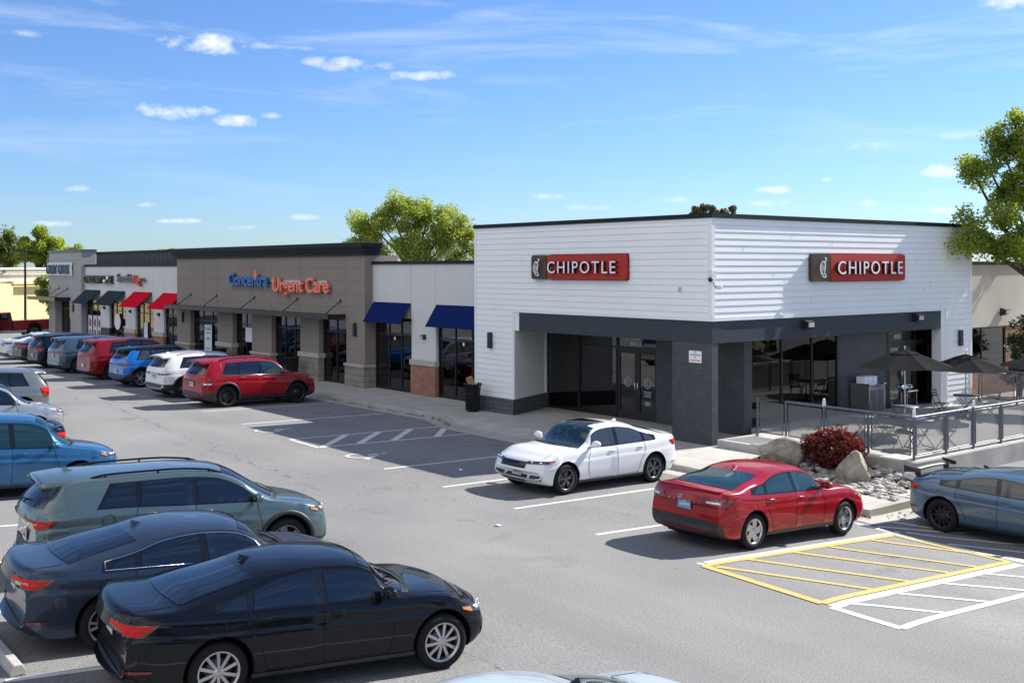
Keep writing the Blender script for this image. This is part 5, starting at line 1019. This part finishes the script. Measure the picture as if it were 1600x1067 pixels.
car(spec_sedan(4.50, 1.80, 1.42, 2.70, .84, .325, trunk=1.06, deck=-.0), (1.30, -5.88), DN, PW, 'white sedan with a dark sunroof backed up to the kerb by the corner entrance', 'sedan', 'car', G1, glass='glass_teal', sglass='glass_grey', rim=('five_twin', 'rim_gun'), heads='dark', sunroof=True, scale=1.02, grille='trim_gloss_black', chrome_dlo=False)
car(spec_sedan(4.60, 1.825, 1.37, 2.70, .90, .318, trunk=1.03, belt=.88, deck=-.0), (6.86, -6.50), UP, PR, 'red sedan with a blue number plate beside the yellow painted bay', 'sedan', 'car', G1, glass='glass_teal', sglass='glass_teal', rim=('cover', 'rim_silver'), plate='plate_blue', rear_clear=True, lampm='lamp_dark_red', emblem=True, tailtext='ELANTRA', rblack=True, wing='lip', scale=1.01)
car(spec_sedan(4.60, 1.89, 1.33, 2.735, .95, .34, trunk=1.02, belt=.88, deck=-.22), (9.75, -1.75), R(0), PTR, 'grey blue hatchback with a tall black rear wing beside the retaining wall', 'hatchback', 'car', 'cars by the patio wall', rim=('many', 'rim_dark'), wing='gt', mirror='trim_gloss_black', fins='trim_gloss_black', glass='glass_teal', sglass='glass_dark', scale=1.0)
# left row
def left(S, nose, yaw, rev, *a, **k):
    """nose: where the end nearest the driving aisle sits"""
    k.setdefault('scale', 1.01); d = Vector((math.cos(yaw), math.sin(yaw))); c = Vector(nose)-d*S['L']/2*k['scale']
    return car(S, (c.x, c.y), yaw+(math.pi if rev else 0), *a, **k)
left(spec_sedan(4.56, 1.81, 1.38, 2.68, .76, .33, trunk=1.03, hood=.79, belt=.89), (8.78, -14.97), R(81), False, PBK, 'glossy black sedan with silver ten-spoke wheels, nearest whole car', 'sedan', 'car', G2, rim=('ten', 'rim_silver'), fins='trim_gloss_black', detail=2)
left(spec_sedan(4.74, 1.86, 1.40, 2.74, .90, .34, trunk=1.05, belt=.90, deck=-.05), (6.28, -15.15), R(83), False, PDB, 'dark slate blue sedan between the glossy black sedan and the grey green suv', 'sedan', 'car', G2, rim=('five_twin', 'rim_silver'), chrome_dlo=True, rear_clear=True, fins=PDB)
left(spec_suv(4.90, 1.86, 1.60, 2.80, .90, .37, hood=.99, belt=1.04), (3.02, -13.95), R(83), False, PGG, 'grey green suv with black roof rails beside the slate blue sedan', 'suv', 'suv', G2, rails='trim_gloss_black', rim=('five', 'rim_gun'), clad='plastic_black', rear_clear=True)
left(spec_suv(4.56, 1.78, 1.68, 2.62, .95, .345, hood=.98, belt=1.02), (-4.6, -14.85), R(85), False, PMB, 'mid blue suv with pale headlights cut by the left edge', 'suv', 'suv', G2, sglass='glass_teal', glass='glass_teal', rim=('five', 'rim_silver'))
left(spec_sedan(4.70, 1.83, 1.42, 2.72, trunk=1.10), (-7.6, -15.05), R(86), True, PNV, 'dark navy sedan with a tail spoiler behind the mid blue suv', 'sedan', 'car', G2, wing='lip', detail=1)
left(spec_suv(4.60, 1.85, 1.66, 2.70, .95, .35, hood=.99, belt=1.05), (-13.4, -13.3), R(88), False, PSL, 'silver suv with amber lamp corners facing the driving aisle', 'suv', 'suv', G2, antenna=True, detail=1)
left(spec_suv(4.70, 1.87, 1.68, 2.76, .95, .36, hood=1.0, belt=1.06), (-18.6, -12.2), R(89), True, PGY, 'grey suv with a bright red tail light at the far end of the near row', 'suv', 'suv', G2, detail=1, tails='tall')
left(spec_sedan(4.66, 1.80, 1.45, 2.70, trunk=1.10), (13.98, -16.15), R(86), True, PIC, 'pale silver sedan whose roof shows at the bottom edge', 'sedan', 'car', G2, fins='trim_gloss_black', glass='glass_teal')
# ================================================================ VEGETATION
def at(px, py, D):
    u = (px-800)/1752.; v = (418+.0021*(px-800)-py)/1752.; p = Vector((20.592, -23.686, 4.944))+(FW+RT*u)*D; p.z += v*D; return p
def leaves(mb, rng, c, r, n, size, mi=0, shell=.55, flat=.9):
    c = Vector(c); r = Vector(r) if hasattr(r, '__len__') else Vector((r, r, r*.9))
    for _ in range(n):
        d = Vector((rng.gauss(0, 1), rng.gauss(0, 1), rng.gauss(0, 1))).normalized(); k = (shell+(1-shell)*rng.random()**.5)*(1+.25*noise.noise((c+d*2)*1.7))
        p = c+Vector((d.x*r.x, d.y*r.y, d.z*r.z))*k
        a = Vector((rng.gauss(0, 1), rng.gauss(0, 1), rng.gauss(0, .7))).normalized(); b = a.cross(Vector((rng.gauss(0, 1), rng.gauss(0, 1), rng.gauss(0, 1))).normalized())
        if b.length < .05: continue
        b.normalize(); s = size*rng.uniform(.55, 1.15); nn = a.cross(b)
        mb.add([p-a*s*.5, p+b*s*.36+nn*s*.06, p+a*s*.55, p-b*s*.36+nn*s*.06], [(0, 1, 2, 3)], mi)
def tree(name, base, lobes, leafm, label, nleaf, size, seed=1, cat='tree', group=None, trunk_r=.2, cl=.42, parts=(0,)):
    """lobes: (centre, radius, share); leaves sit in many small clumps along twigs inside each lobe"""
    rng = random.Random(seed); base = Vector(base); e = empty(name, base, label=label, cat=cat, group=group)
    tot = sum(l[2] for l in lobes); cr = MB(); tk = MB(); tips = []
    cen = sum((Vector(l[0]) for l in lobes), Vector())/len(lobes)
    fork = Vector((base.x+(cen.x-base.x)*.35, base.y+(cen.y-base.y)*.35, base.z+(min(l[0][2]-l[1]*.6 for l in lobes)-base.z)*.8))
    if fork.z < base.z+.5: fork.z = base.z+.5
    tk.tube([base-base, (fork-base)*.5+Vector((trunk_r*.3, 0, 0)), fork-base], [trunk_r*1.25, trunk_r, trunk_r*.8], 9)
    for c, r, sh in lobes:
        c = Vector(c); mid = fork.lerp(c, .5)+Vector((rng.uniform(-.2, .2), rng.uniform(-.2, .2), r*.15))
        tk.tube([fork-base, mid-base, c-base], [trunk_r*.6, trunk_r*.38, trunk_r*.18], 6)
        rad = Vector((r, r, r*.85)) if not hasattr(r, '__len__') else Vector(r); n = int(nleaf*sh/tot); rm = max(rad); k = max(6, int((rm/cl)**2*3.4)); per = max(4, n//k)
        for j in range(k):
            d = Vector((rng.gauss(0, 1), rng.gauss(0, 1), rng.gauss(0, 1))).normalized(); q = rng.random()**.40*(1+.28*noise.noise(c*.7+d*2.2))
            p = c+Vector((d.x*rad.x, d.y*rad.y, d.z*rad.z))*q
            if j % 3 == 0: tk.tube([c-base, c.lerp(p, .5)-base+Vector((0, 0, .06*rm)), p-base], [trunk_r*.14, trunk_r*.09, .012], 4, cap=False)
            leaves(cr, rng, p-base, cl*rng.uniform(.5, 1.15), per, size, shell=.1)
    tk.build('trunk', 'bark', e); cr.build('crown', leafm, e, fixn=False); return e
def L_(px, py, rp, D, sh=1.): p = at(px, py, D); return (tuple(p), rp/1752.*D, sh*rp*rp)
# big shade tree at the right edge, branches reaching over the roof corner
D = 40.; g0 = at(1655, 420, D+1); 
lob = [L_(1512, 380, 30, 38.5), L_(1508, 345, 14, 38.5), L_(1545, 395, 26, 38.8), L_(1580, 385, 38, 39), L_(1555, 345, 26, 39), L_(1545, 265, 34, D), L_(1518, 270, 17, D), L_(1562, 225, 22, D), L_(1585, 192, 20, D), L_(1602, 235, 38, D), L_(1595, 310, 42, D), L_(1640, 185, 45, D+.5, .6), L_(1670, 260, 66, D+1, .5), L_(1660, 360, 65, D+1, .5), L_(1720, 300, 70, D+1.5, .3), L_(1570, 300, 28, D+.5)]
tree('shade_tree', (g0.x, g0.y, .2), lob, 'leaf_maple', 'large green broadleaf tree at the right edge with branches over the roof corner', 44000, .115, 5, trunk_r=.17, cl=.50)
D = 78.; g0 = at(655, 420, D)
lob = [L_(572, 345, 26, D), L_(560, 372, 24, D), L_(598, 355, 32, D), L_(632, 318, 26, D), L_(608, 325, 22, D), L_(650, 345, 36, D), L_(672, 330, 24, D), L_(700, 352, 32, D), L_(728, 362, 26, D), L_(690, 385, 34, D), L_(640, 385, 32, D), L_(590, 392, 26, D), L_(735, 392, 30, D), L_(760, 380, 24, D, .4), L_(548, 395, 14, D)]
tree('broadleaf_tree', (g0.x, g0.y, 0), lob, 'leaf_lime', 'bright green broadleaf tree behind the roof between the taupe front and the white corner building', 48000, .16, 8, trunk_r=.22, cl=.75)
D = 112.; g0 = at(60, 420, D); GT = 'trees behind the yellow building'
tree('broadleaf_tree', (g0.x, g0.y, 0), [L_(45, 385, 20, D), L_(62, 372, 16, D), L_(60, 395, 24, D), L_(62, 359, 8, D, .8), L_(80, 382, 15, D), L_(90, 395, 16, D)], 'leaf_maple', 'green tree just behind the yellow building, next to the grey tower', 20000, .24, 9, group=GT, trunk_r=.25, cl=.7)
D = 118.; g0 = at(10, 420, D); tree('broadleaf_tree', (g0.x, g0.y, 0), [L_(14, 385, 20, D), L_(0, 395, 24, D), L_(28, 395, 18, D), L_(16, 366, 10, D, .8), L_(-25, 385, 26, D)], 'leaf_dark', 'darker green tree behind the yellow building at the left edge', 18000, .25, 12, group=GT, trunk_r=.25, cl=.8)
D = 125.; g0 = at(118, 420, D); tree('broadleaf_tree', (g0.x, g0.y, 0), [L_(110, 392, 11, D), L_(122, 390, 9, D), L_(104, 396, 10, D)], 'leaf_lime', 'small tree top showing above the grey tower', 3500, .24, 13, group=GT, trunk_r=.2, cl=.7)
D = 130.; g0 = at(262, 420, D); tree('broadleaf_tree', (g0.x, g0.y, 0), [L_(258, 393, 7, D), L_(271, 394, 6, D)], 'leaf_lime', 'tiny tree tops above the dark corrugated roof screen', 2000, .24, 14, group=GT, trunk_r=.2, cl=.6)
D = 92.; g0 = at(76, 420, D); tree('small_tree', (g0.x+.5, g0.y, 0), [L_(74, 440, 13, D), L_(82, 455, 12, D), L_(70, 460, 10, D), L_(84, 430, 9, D), L_(80, 475, 9, D)], 'leaf_dark', 'small dark tree in front of the yellow building beside the grey tower', 2600, .26, 15, trunk_r=.1, cl=.5)
D = 62.; g0 = at(1112, 420, D)
tree('pine_tree', (g0.x, g0.y, 0), [L_(1092, 331, 9, D), L_(1103, 327, 7, D), L_(1082, 336, 6, D), L_(1112, 331, 6, D), L_(1130, 335, 9, D), L_(1146, 330, 6, D), L_(1120, 340, 10, D)], 'leaf_conifer', 'brownish pine top just showing above the corner roof', 3000, .17, 16, trunk_r=.2, cl=.22)
g0 = at(1592, 600, 41); tree('evergreen_shrub', (g0.x, g0.y, .2), [((g0.x, g0.y, 1.1), .75, 1), ((g0.x+.1, g0.y+.2, 2.0), .65, .8), ((g0.x+.2, g0.y+.1, 2.9), .45, .5)], 'leaf_evergreen', 'dark evergreen shrub by the brick wall behind the patio', 5000, .11, 17, cat='shrub', trunk_r=.08, cl=.25)
for i, (x, y, h, m_) in enumerate([(17, 24, 8, 'leaf_dark'), (23, 34, 9, 'leaf_maple'), (30, 22, 9, 'leaf_dark'), (14, 42, 9, 'leaf_dark'), (34, 8, 8, 'leaf_maple'), (40, -4, 9, 'leaf_dark')]):  # trees out of view, added to darken the patio glass reflections
    tree('broadleaf_tree', (x, y, -.4), [((x, y, h*.6), 2.6, 1), ((x+1.6, y+.8, h*.5), 2.0, .7), ((x-1.5, y-.6, h*.55), 2.1, .7), ((x, y, h*.35), 2.2, .7)], m_, ['unseen dark tree added across the drive nearest the patio rail', 'unseen green tree added far across the drive behind the others', 'unseen dark tree added right of the far green one across the drive', 'unseen dark tree added farthest up the drive', 'unseen green tree added beyond the wing of the grey blue hatchback', 'unseen dark tree added nearest the lot edge across the drive'][i], 3200, .42, 30+i, group='unseen trees added across the drive', cl=.9)
bk_ = MB(); bk_.prism([(-140, -60), (60, -60), (60, -95), (-140, -95)], -.1, lambda x, y: .1+(0 if y > -70 else 3.0)); tag(bk_.build('grass_bank', 'grass'), 'grassy bank across the lot', 'grass', kind='stuff')
for i, x in enumerate((-95, -82, -70, -55, -41, -28, -14, 0, 14)):
    y = -66-3*math.sin(x); tree('broadleaf_tree', (x, y, 0), [((x, y, 6), 3.2, 1), ((x+2, y, 4.6), 2.4, .7), ((x-2, y+1, 4.8), 2.6, .7)], ['leaf_dark', 'leaf_maple'][i % 2], ('tree on the far grassy bank, number %s from its far end' % ['first','second','third','fourth','fifth','sixth','seventh','eighth','ninth'][i]).replace('number ', ''), 1800, .6, 50+i, group='trees on the far bank', cl=1.2)
# ================================================================ PLANTING BED
def boulder(c, r, seed, label, rz=0):
    rng = random.Random(seed); bm = bmesh.new(); bmesh.ops.create_icosphere(bm, subdivisions=5, radius=1); off = Vector((seed*3.1, 1.7, seed)); pl_ = []
    for k in range(11): pl_.append((Vector((rng.gauss(0, 1), rng.gauss(0, 1), rng.gauss(.25, .8))).normalized(), rng.uniform(.62, .9)))
    for v in bm.verts:
        d = v.co.normalized(); k = 1.0
        for nn, dd in pl_:
            q = d.dot(nn)
            if q > .05: k = min(k, dd/q)
        k *= 1+.07*noise.noise(d*2+off)+.035*noise.noise(d*6+off)+.02*noise.noise(d*15+off)
        v.co = Vector((d.x*r[0], d.y*r[1], d.z*r[2]))*k
    me = bpy.data.meshes.new('boulder'); bm.to_mesh(me); bm.free(); me.materials.append(MATS['boulder'])
    for p in me.polygons: p.use_smooth = True
    me.set_sharp_from_angle(angle=R(38)); o = bpy.data.objects.new('boulder', me); COL.objects.link(o); o.location = c; o.rotation_euler.z = rz; tag(o, label, 'rock', 'boulders in the planting bed'); return o
boulder((2.6, -.3, .15), (.66, .50, .48), 4, 'broad weathered grey boulder beside the patio step', .5)
boulder((4.92, -.62, .06), (.42, .38, .52), 7, 'smaller upright tan boulder to the right of the red shrub', .2)
rng = random.Random(11); bs_ = MB()
BC = Vector((3.85, .12, .0))
sh = empty('barberry_shrub', BC, label='round dark red shrub between the two boulders', cat='shrub')
st = MB()
for k in range(150):
    a = rng.random()*6.283; t = rng.random()**.6; el = R(15+70*rng.random()); d = Vector((math.cos(a)*math.cos(el), math.sin(a)*math.cos(el), math.sin(el))); ln = 1.0*(.72+.28*rng.random())*(1+.18*noise.noise(d*3))
    tip = Vector((d.x*ln*.92, d.y*ln*.85, .05+d.z*ln*.93)); st.tube([(0, 0, 0), tip*.5+Vector((0, 0, .04)), tip], [.012, .007, .003], 3, cap=False)
    for j in range(15):
        q = .45+.6*j/15*1.0; p = tip*q; leaves(bs_, rng, p, .06, 5, .07, shell=.2)
leaves(bs_, rng, (0, 0, .42), (.78, .70, .46), 9000, .075, shell=.55)
st.build('stems', 'bark', sh); bs_.build('foliage', 'leaf_barberry', sh, fixn=False)
pb = MB()
def bedz(x, y): return -.08-.17*clamp((x-1.7)/5)+.10*clamp((y+1.0)/2)
for k in range(1150):
    x, y = rng.uniform(1.8, 6.62), rng.uniform(-1.72, .95)
    if (x-1.7)*.25-1.76 > y+.0 and False: continue
    if y < -1.1 and x < 2.8: continue
    s = rng.choice((.035, .05, .06, .08, .10))*rng.uniform(.8, 1.2); pb.ball((x, y, bedz(x, y)+s*.25+.02*rng.random()), (s*rng.uniform(.9, 1.5), s*rng.uniform(.7, 1.1), s*rng.uniform(.45, .7)), 1 if rng.random() < .25 else 0, nu=7, nv=5, jit=.5)
tag(pb.build('river_stones', ['pebble', 'pebble_white'], fixn=False), 'grey river stones covering the planting bed', 'stones', kind='stuff')
sl = boulder((6.0, .25, -.02), (.36, .24, .14), 12, 'flat pale stone lying at the foot of the concrete wall'); sl.data = sl.data.copy(); sl.data.materials[0] = MATS['pebble_white']
# ================================================================ PATIO
def railing(name, pts, gates, label, knobs=(), h=1.05, skip_panel=()):
    e = empty(name, (pts[0][0], pts[0][1], PZ), label=label, cat='railing'); o = Vector((pts[0][0], pts[0][1], 0))
    for i, p in enumerate(pts):
        q = Vector((p[0], p[1], 0))-o; pm_ = MB().tube([q, q+Vector((0, 0, h))], .035, 10).lathe([(.001, .012), (.075, .012), (.075, 0)], 10, q); pm_.build('post', 'rail_metal', e)
        if i in knobs: MB().tube([q+Vector((0, 0, h+.01)), q+Vector((0, 0, h+.16))], [.045, .04], 8).ball(q+Vector((0, 0, h+.18)), .035).build('post_light', 'cctv', e)
    for i in range(len(pts)-1):
        a = Vector((*pts[i], 0))-o; b = Vector((*pts[i+1], 0))-o; d = (b-a).normalized(); nrm = Vector((-d.y, d.x, 0))
        if i not in gates: MB().tube([a+Vector((0, 0, h)), b+Vector((0, 0, h))], .032, 8).build('top_rail', 'rail_metal', e)
        if i in skip_panel: continue
        p0 = a+d*.10; p1 = b-d*.10; z0, z1 = .12, h-.09; f = MB()
        for s_, t_ in ((p0+Vector((0, 0, z0)), p1+Vector((0, 0, z0))), (p0+Vector((0, 0, z1)), p1+Vector((0, 0, z1))), (p0+Vector((0, 0, z0)), p0+Vector((0, 0, z1))), (p1+Vector((0, 0, z0)), p1+Vector((0, 0, z1)))): f.tube([s_, t_], .017, 6)
        pf_ = f.build('panel_frame', 'rail_metal', e); s2_ = MB(); s2_.add([p0+Vector((0, 0, z0)), p1+Vector((0, 0, z0)), p1+Vector((0, 0, z1)), p0+Vector((0, 0, z1))], [(0, 1, 2, 3)]); s2_.build('mesh_screen', 'mesh_screen', pf_, fixn=False)
    return e
railing('patio_railing', [(.37, 1.49), (1.38, 1.45), (2.67, 1.38), (4.06, 1.30), (5.40, 1.21), (5.38, 2.71), (5.38, 4.05), (5.39, 5.45), (5.39, 6.85), (5.4, 8.3), (5.4, 9.8), (5.4, 11.3), (5.4, 12.6), (5.4, 14.0)], (0,), 'blue grey patio railing with mesh panels along the top of the concrete wall', knobs=(2, 4, 6, 8))
railing('patio_railing', [(.12, 14.0), (1.5, 14.0), (2.9, 14.0), (4.2, 14.0)], (), 'blue grey mesh railing at the far end of the patio against the brick wall', h=1.1)
def umbrella(x, y, tip, rad, label, rz=0.):
    e = empty('patio_umbrella', (x, y, PZ), rz, label=label, cat='umbrella', group='black patio umbrellas'); h = tip-PZ; n = 8
    MB().tube([(0, 0, 0), (0, 0, h)], .022, 8).build('pole', 'alu_pole', e); MB().lathe([(.001, 0), (.26, .0), (.24, .07), (.05, .10), (.03, .3)], 16).build('base', 'black_metal', e)
    c = MB(); ph = .58*rad*.62; vs = []; rr = [.16, .42, .70, 1.0]; m = 6
    for j, k in enumerate(rr):
        for i in range(n):
            for s in range(m):
                a0, a1 = 2*math.pi*i/n, 2*math.pi*(i+1)/n; t = s/m; q = Vector((math.cos(a0), math.sin(a0)))*(1-t)+Vector((math.cos(a1), math.sin(a1)))*t
                sag = .035*math.sin(math.pi*t)*k; vs.append((q.x*rad*k, q.y*rad*k, h-.05-ph*(k-.1)**.95-sag))
    N_ = n*m; c.add(vs, [(j*N_+i, j*N_+(i+1) % N_, (j+1)*N_+(i+1) % N_, (j+1)*N_+i) for j in range(3) for i in range(N_)], 0, False)
    cc_ = c.build('canopy', 'canvas', e, fixn=False); 
    v = MB(); vs = [(0, 0, h-.015)]
    for i in range(n):
        for s in range(4): a = 2*math.pi*(i+s/4)/n; k = rad*.30*(1-.06*math.sin(math.pi*s/4)); vs.append((k*math.cos(a), k*math.sin(a), h-.135-.02*math.sin(math.pi*s/4)))
    v.add(vs, [(0, 1+i, 1+(i+1) % 32) for i in range(32)]); v.build('vent', 'canvas', cc_, fixn=False); MB().ball((0, 0, h+.03), (.022, .022, .045)).build('finial', 'chrome', e)
    rb = MB()
    for i in range(n): a = 2*math.pi*i/n; rb.tube([(0, 0, h-.07), (rad*math.cos(a), rad*math.sin(a), h-.065-ph*.9)], .007, 4)
    rb.build('ribs', 'black_metal', e); return e
umbrella(2.62, 5.30, 2.60, 1.38, 'black patio umbrella nearest the corner building, its canopy lit grey', .2); umbrella(2.25, 9.3, 2.24, 1.32, 'black patio umbrella in shade in front of the white siding', .1); umbrella(3.35, 12.1, 2.25, 1.35, 'black patio umbrella cut by the right edge beside the evergreen', .3)
def bistro_table(x, y, rz, label, r=.38):
    e = empty('bistro_table', (x, y, PZ), rz, label=label, cat='table', group='patio bistro tables'); MB().lathe([(.001, .745), (r, .745), (r+.006, .735), (r, .722), (.001, .722)], 24).build('table_top', 'rail_metal', e)
    for s in (1, -1): MB().tube([(-.3*s, .24, 0), (.28*s, .22, .72)], .011, 6).tube([(-.3*s, -.24, 0), (.28*s, -.22, .72)], .011, 6).tube([(-.3*s, .24, .01), (-.3*s, -.24, .01)], .011, 6).build('leg', 'black_metal', e)
    return e
def chair(x, y, rz, label, first=[None]):
    e = empty('folding_chair', (x, y, PZ), rz, label=label, cat='chair', group='folding patio chairs')
    st_ = MB()
    for k in range(6): st_.box(-.19, .19, -.18+k*.062, -.13+k*.062, .445, .46)
    st_.build('seat', 'black_metal', e); bk2 = MB()
    for z in (.68, .76, .84): bk2.box(-.19, .19, .20+(z-.6)*.2, .215+(z-.6)*.2, z-.025, z+.025)
    bk2.build('backrest', 'black_metal', e)
    for s in (1, -1): MB().tube([(s*.19, -.22, 0), (s*.19, .16, .5), (s*.19, .27, .88)], .011, 6).tube([(s*.205, .26, 0), (s*.205, -.18, .45)], .011, 6).build('leg', 'black_metal', e)
    return e
TB = [(2.62, 5.3, 'round black table under the nearest patio umbrella'), (2.25, 9.3, 'round black table under the shaded patio umbrella'), (3.0, 2.6, 'round black table close behind the front railing'), (4.4, 3.1, 'round black table in the near corner of the railing')]
for i, (x, y, l) in enumerate(TB): bistro_table(x, y, .4*i, l)
CH = [(3.25, 5.7, -1.2, 'folding chair right of the table under the nearest umbrella'), (1.95, 5.0, 1.8, 'folding chair left of the table under the nearest umbrella'), (2.9, 9.6, -1.0, 'folding chair right of the table under the shaded umbrella'), (1.6, 9.0, 1.7, 'folding chair left of the table under the shaded umbrella'),
      (2.4, 2.4, 1.4, 'folding chair left of the table behind the front railing'), (3.5, 2.9, -1.5, 'folding chair between the two tables behind the front railing'), (4.4, 2.4, 3.1, 'folding chair in front of the corner table'), (4.9, 3.6, -.8, 'folding chair behind the corner table')]
for a in CH: chair(*a)
e = empty('waste_station', (-.30, 7.9, PZ), label='stainless steel waste cabinet with cups on top beside the dark brick pier', cat='cabinet')
MB().box(-.36, .32, -.45, .45, 0, .98).build('cabinet', 'steel', e); MB().box(-.38, .36, -.48, .48, .985, 1.02).build('counter', 'chrome', e); MB().box(.322, .33, -.38, -.03, .12, .82).box(.322, .33, .03, .38, .12, .82).build('panel', 'rail_metal', e)
for k in range(3): MB().box(-.2, .1, -.36+k*.25, -.16+k*.25, 1.02, 1.22).build('cup_box', 'sign_white', e)
e = empty('tray_cart', (.55, 8.6, PZ), label='stainless cart behind the nearest umbrella pole', cat='cart'); MB().box(-.3, .3, -.3, .3, .78, .82).ball((0, 0, .92), (.26, .26, .12)).build('tray', 'chrome', e)
for sx_ in (-.27, .27): MB().tube([(sx_, -.27, 0), (sx_, -.27, .8)], .012, 6).tube([(sx_, .27, 0), (sx_, .27, .8)], .012, 6).build('leg', 'steel', e)
# ================================================================ BINS, POLE, LITTER
def bin_(x, y, label, full=False, s=1.):
    z = max(0, swz(x)); e = empty('litter_bin', (x, y, z), label=label, cat='bin', group='black slatted litter bins'); b = MB()
    for k in range(28):
        t = 2*math.pi*k/28; c_, s_ = math.cos(t), math.sin(t); b.tube([(.235*c_, .235*s_, .05), (.25*c_, .25*s_, .6), (.275*c_, .275*s_, .84), (.335*c_, .335*s_, .98)], .018, 4, flat=.5)
    for r_, z_ in ((.24, .06), (.255, .62), (.33, .975)): b.tube([(r_*math.cos(t), r_*math.sin(t), z_) for t in [2*math.pi*i/28 for i in range(29)]], .014, 5, cap=False)
    b.build('slat_basket', 'bin_black', e); MB().lathe([(.001, .03), (.21, .03), (.225, .9)], 24).build('liner', 'bin_black', e); MB().lathe([(.22, .88), (.30, .955), (.31, .94)], 24).build('rim', 'bin_black', e)
    if full:
        bg_ = MB().box(-.1, .1, -.08, .08, -.16, .18).build('paper_bag', 'kraft', e); bg_.location = (-.08, -.02, 1.03); bg_.rotation_euler = (.25, -.35, .5); MB().lathe([(.001, .9), (.035, .9), (.045, 1.06), (.001, 1.06)], 12, (.09, .08, 0)).build('cup', 'paper', e); MB().ball((.02, -.13, .93), (.07, .06, .05)).build('wrapper', 'blue_plastic', e)
        MB().lathe([(.001, .88), (.215, .88)], 20).ball((.12, -.06, .92), (.08, .07, .05), jit=.5).build('rubbish', 'paper', e)
    e.scale = (s,)*3; return e
bin_(-10.25, -.55, 'black slatted bin full of paper bags and cups in front of the white siding', True, .98); bin_(-24.1, -.15, 'black slatted bin beside the last pier of the taupe shop front'); bin_(-31.6, -.1, 'black slatted bin under the canopy behind the bright red suv')
e = empty('light_pole', (-72.1, 1.9, 0), label='tall slim dark parking lot lamp pole at the left edge', cat='lamp post'); MB().tube([(0, 0, 0), (0, 0, 6.3)], [.11, .085], 8).build('pole', 'black_metal', e); MB().box(-.15, .15, -1.0, .05, 6.25, 6.42).build('lamp_head', 'black_metal', e); MB().lathe([(.001, .5), (.28, .5), (.28, 0)], 16).build('foundation', 'wall_concrete', e)
def stop(x, y, rz, label):
    o = MB(); vs = []
    for sx_ in (-.92, .92):
        for yy, zz in ((-.085, 0), (-.085, .05), (-.05, .125), (.05, .125), (.085, .05), (.085, 0)): vs.append((sx_*(1-.02*(zz > .1)), yy, zz))
    o.add(vs, [(0, 1, 2, 3, 4, 5), (11, 10, 9, 8, 7, 6)]+[(i, 6+i, 6+(i+1) % 6, (i+1) % 6) for i in range(6)]); q = o.build('wheel_stop', 'wall_concrete', None, (x, y, gz(x, y)+.002), rz); m_ = q.modifiers.new('b', 'BEVEL'); m_.width = .012; m_.segments = 2; tag(q, label, 'wheel stop', 'concrete wheel stops')
stop(6.15, -20.0, -.04, 'concrete wheel stop behind the dark slate blue sedan'); stop(9.0, -20.2, -.04, 'concrete wheel stop behind the glossy black sedan')
for i, (px, py, l) in enumerate([(777, 822, 'crumpled white scrap on the open driving aisle'), (719, 731, 'small white scrap inside the building shadow')]):
    d = FW+RT*((px-800)/1752.); v = (418-py)/1752.; t = -4.944/v; tag(MB().ball((20.592+d.x*t, -23.686+d.y*t, .015-(.05 if i else 0)), (.07, .045, .02), jit=.8, nu=8, nv=5).build('paper_scrap', 'paper'), l, 'litter')
# ================================================================ PICKUP
e = empty('pickup_truck', (-63.4, -1.9, 0), R(-90), 'maroon pickup truck with a grey lower body beyond the row, cut by the left edge', 'pickup', None)
def slab(prof, hw, name, m_, bev=.05, par=e):
    n = len(prof); o = MB().add([(x, -hw, z) for x, z in prof]+[(x, hw, z) for x, z in prof], [tuple(range(n)), tuple(range(n, 2*n))[::-1]]+[(i, n+i, n+(i+1) % n, (i+1) % n) for i in range(n)]).build(name, m_, par)
    b = o.modifiers.new('b', 'BEVEL'); b.width = bev; b.segments = 3; b.limit_method = 'ANGLE'
    for p in o.data.polygons: p.use_smooth = True
    o.data.set_sharp_from_angle(angle=R(40)); return o
def archpts(cx, r_, z0): return [(cx-r_*math.cos(t), z0+r_*math.sin(t)) for t in [math.pi*i/10 for i in range(11)]]
slab([(-2.9, .62)]+archpts(-1.75, .50, .62)+[(-.35, .62), (-.35, 1.30), (-2.9, 1.34)], .98, 'bed', PMR); slab([(-.30, .55), (1.15, .55), (1.15, 1.30), (.85, 1.36), (.55, 1.86), (-.18, 1.90), (-.30, 1.30)], .95, 'cab', PMR, .07)
slab([(1.2, .60)]+archpts(1.95, .50, .62)+[(2.95, .60), (2.95, 1.12), (1.2, 1.28)], .97, 'hood', PMR, .08); slab([(-2.88, .42), (-2.3, .42), (-2.3, .615), (-2.88, .615)], .985, 'lower_trim', 'rim_silver', .02); slab([(-1.2, .42), (1.4, .42), (1.4, .60), (-1.2, .60)], .985, 'rocker_panel', 'rim_silver', .02)
MB().box(-2.26, -1.24, -.93, .93, .50, 1.16).build('wheel_well', 'wheel_well', e); slab([(-3.08, .5), (-2.9, .5), (-2.9, .72), (-3.08, .72)], .95, 'rear_bumper', 'chrome', .03)
for s in (1, -1):
    MB().box(-2.92, -2.8, s*.99-.03, s*.99+.012, .85, 1.25).build('tail_light', 'lamp_red', e); MB().add([(-.1, s*.955, 1.34), (.72, s*.955, 1.36), (.50, s*.952, 1.78), (-.1, s*.952, 1.80)], [(0, 1, 2, 3)]).build('side_window', 'glass_dark', e, fixn=False)
    for x in (-1.75, 1.95):
        t_, m_ = wheel_parts(.39, .25, 'five', 'rim_silver'); wh = bpy.data.objects.new('wheel', t_); COL.objects.link(wh); wh.parent = e; wh.location = (x, s*.84, .39); wh.rotation_euler.z = R(180) if s > 0 else 0; rm = bpy.data.objects.new('rim', m_); COL.objects.link(rm); rm.parent = wh
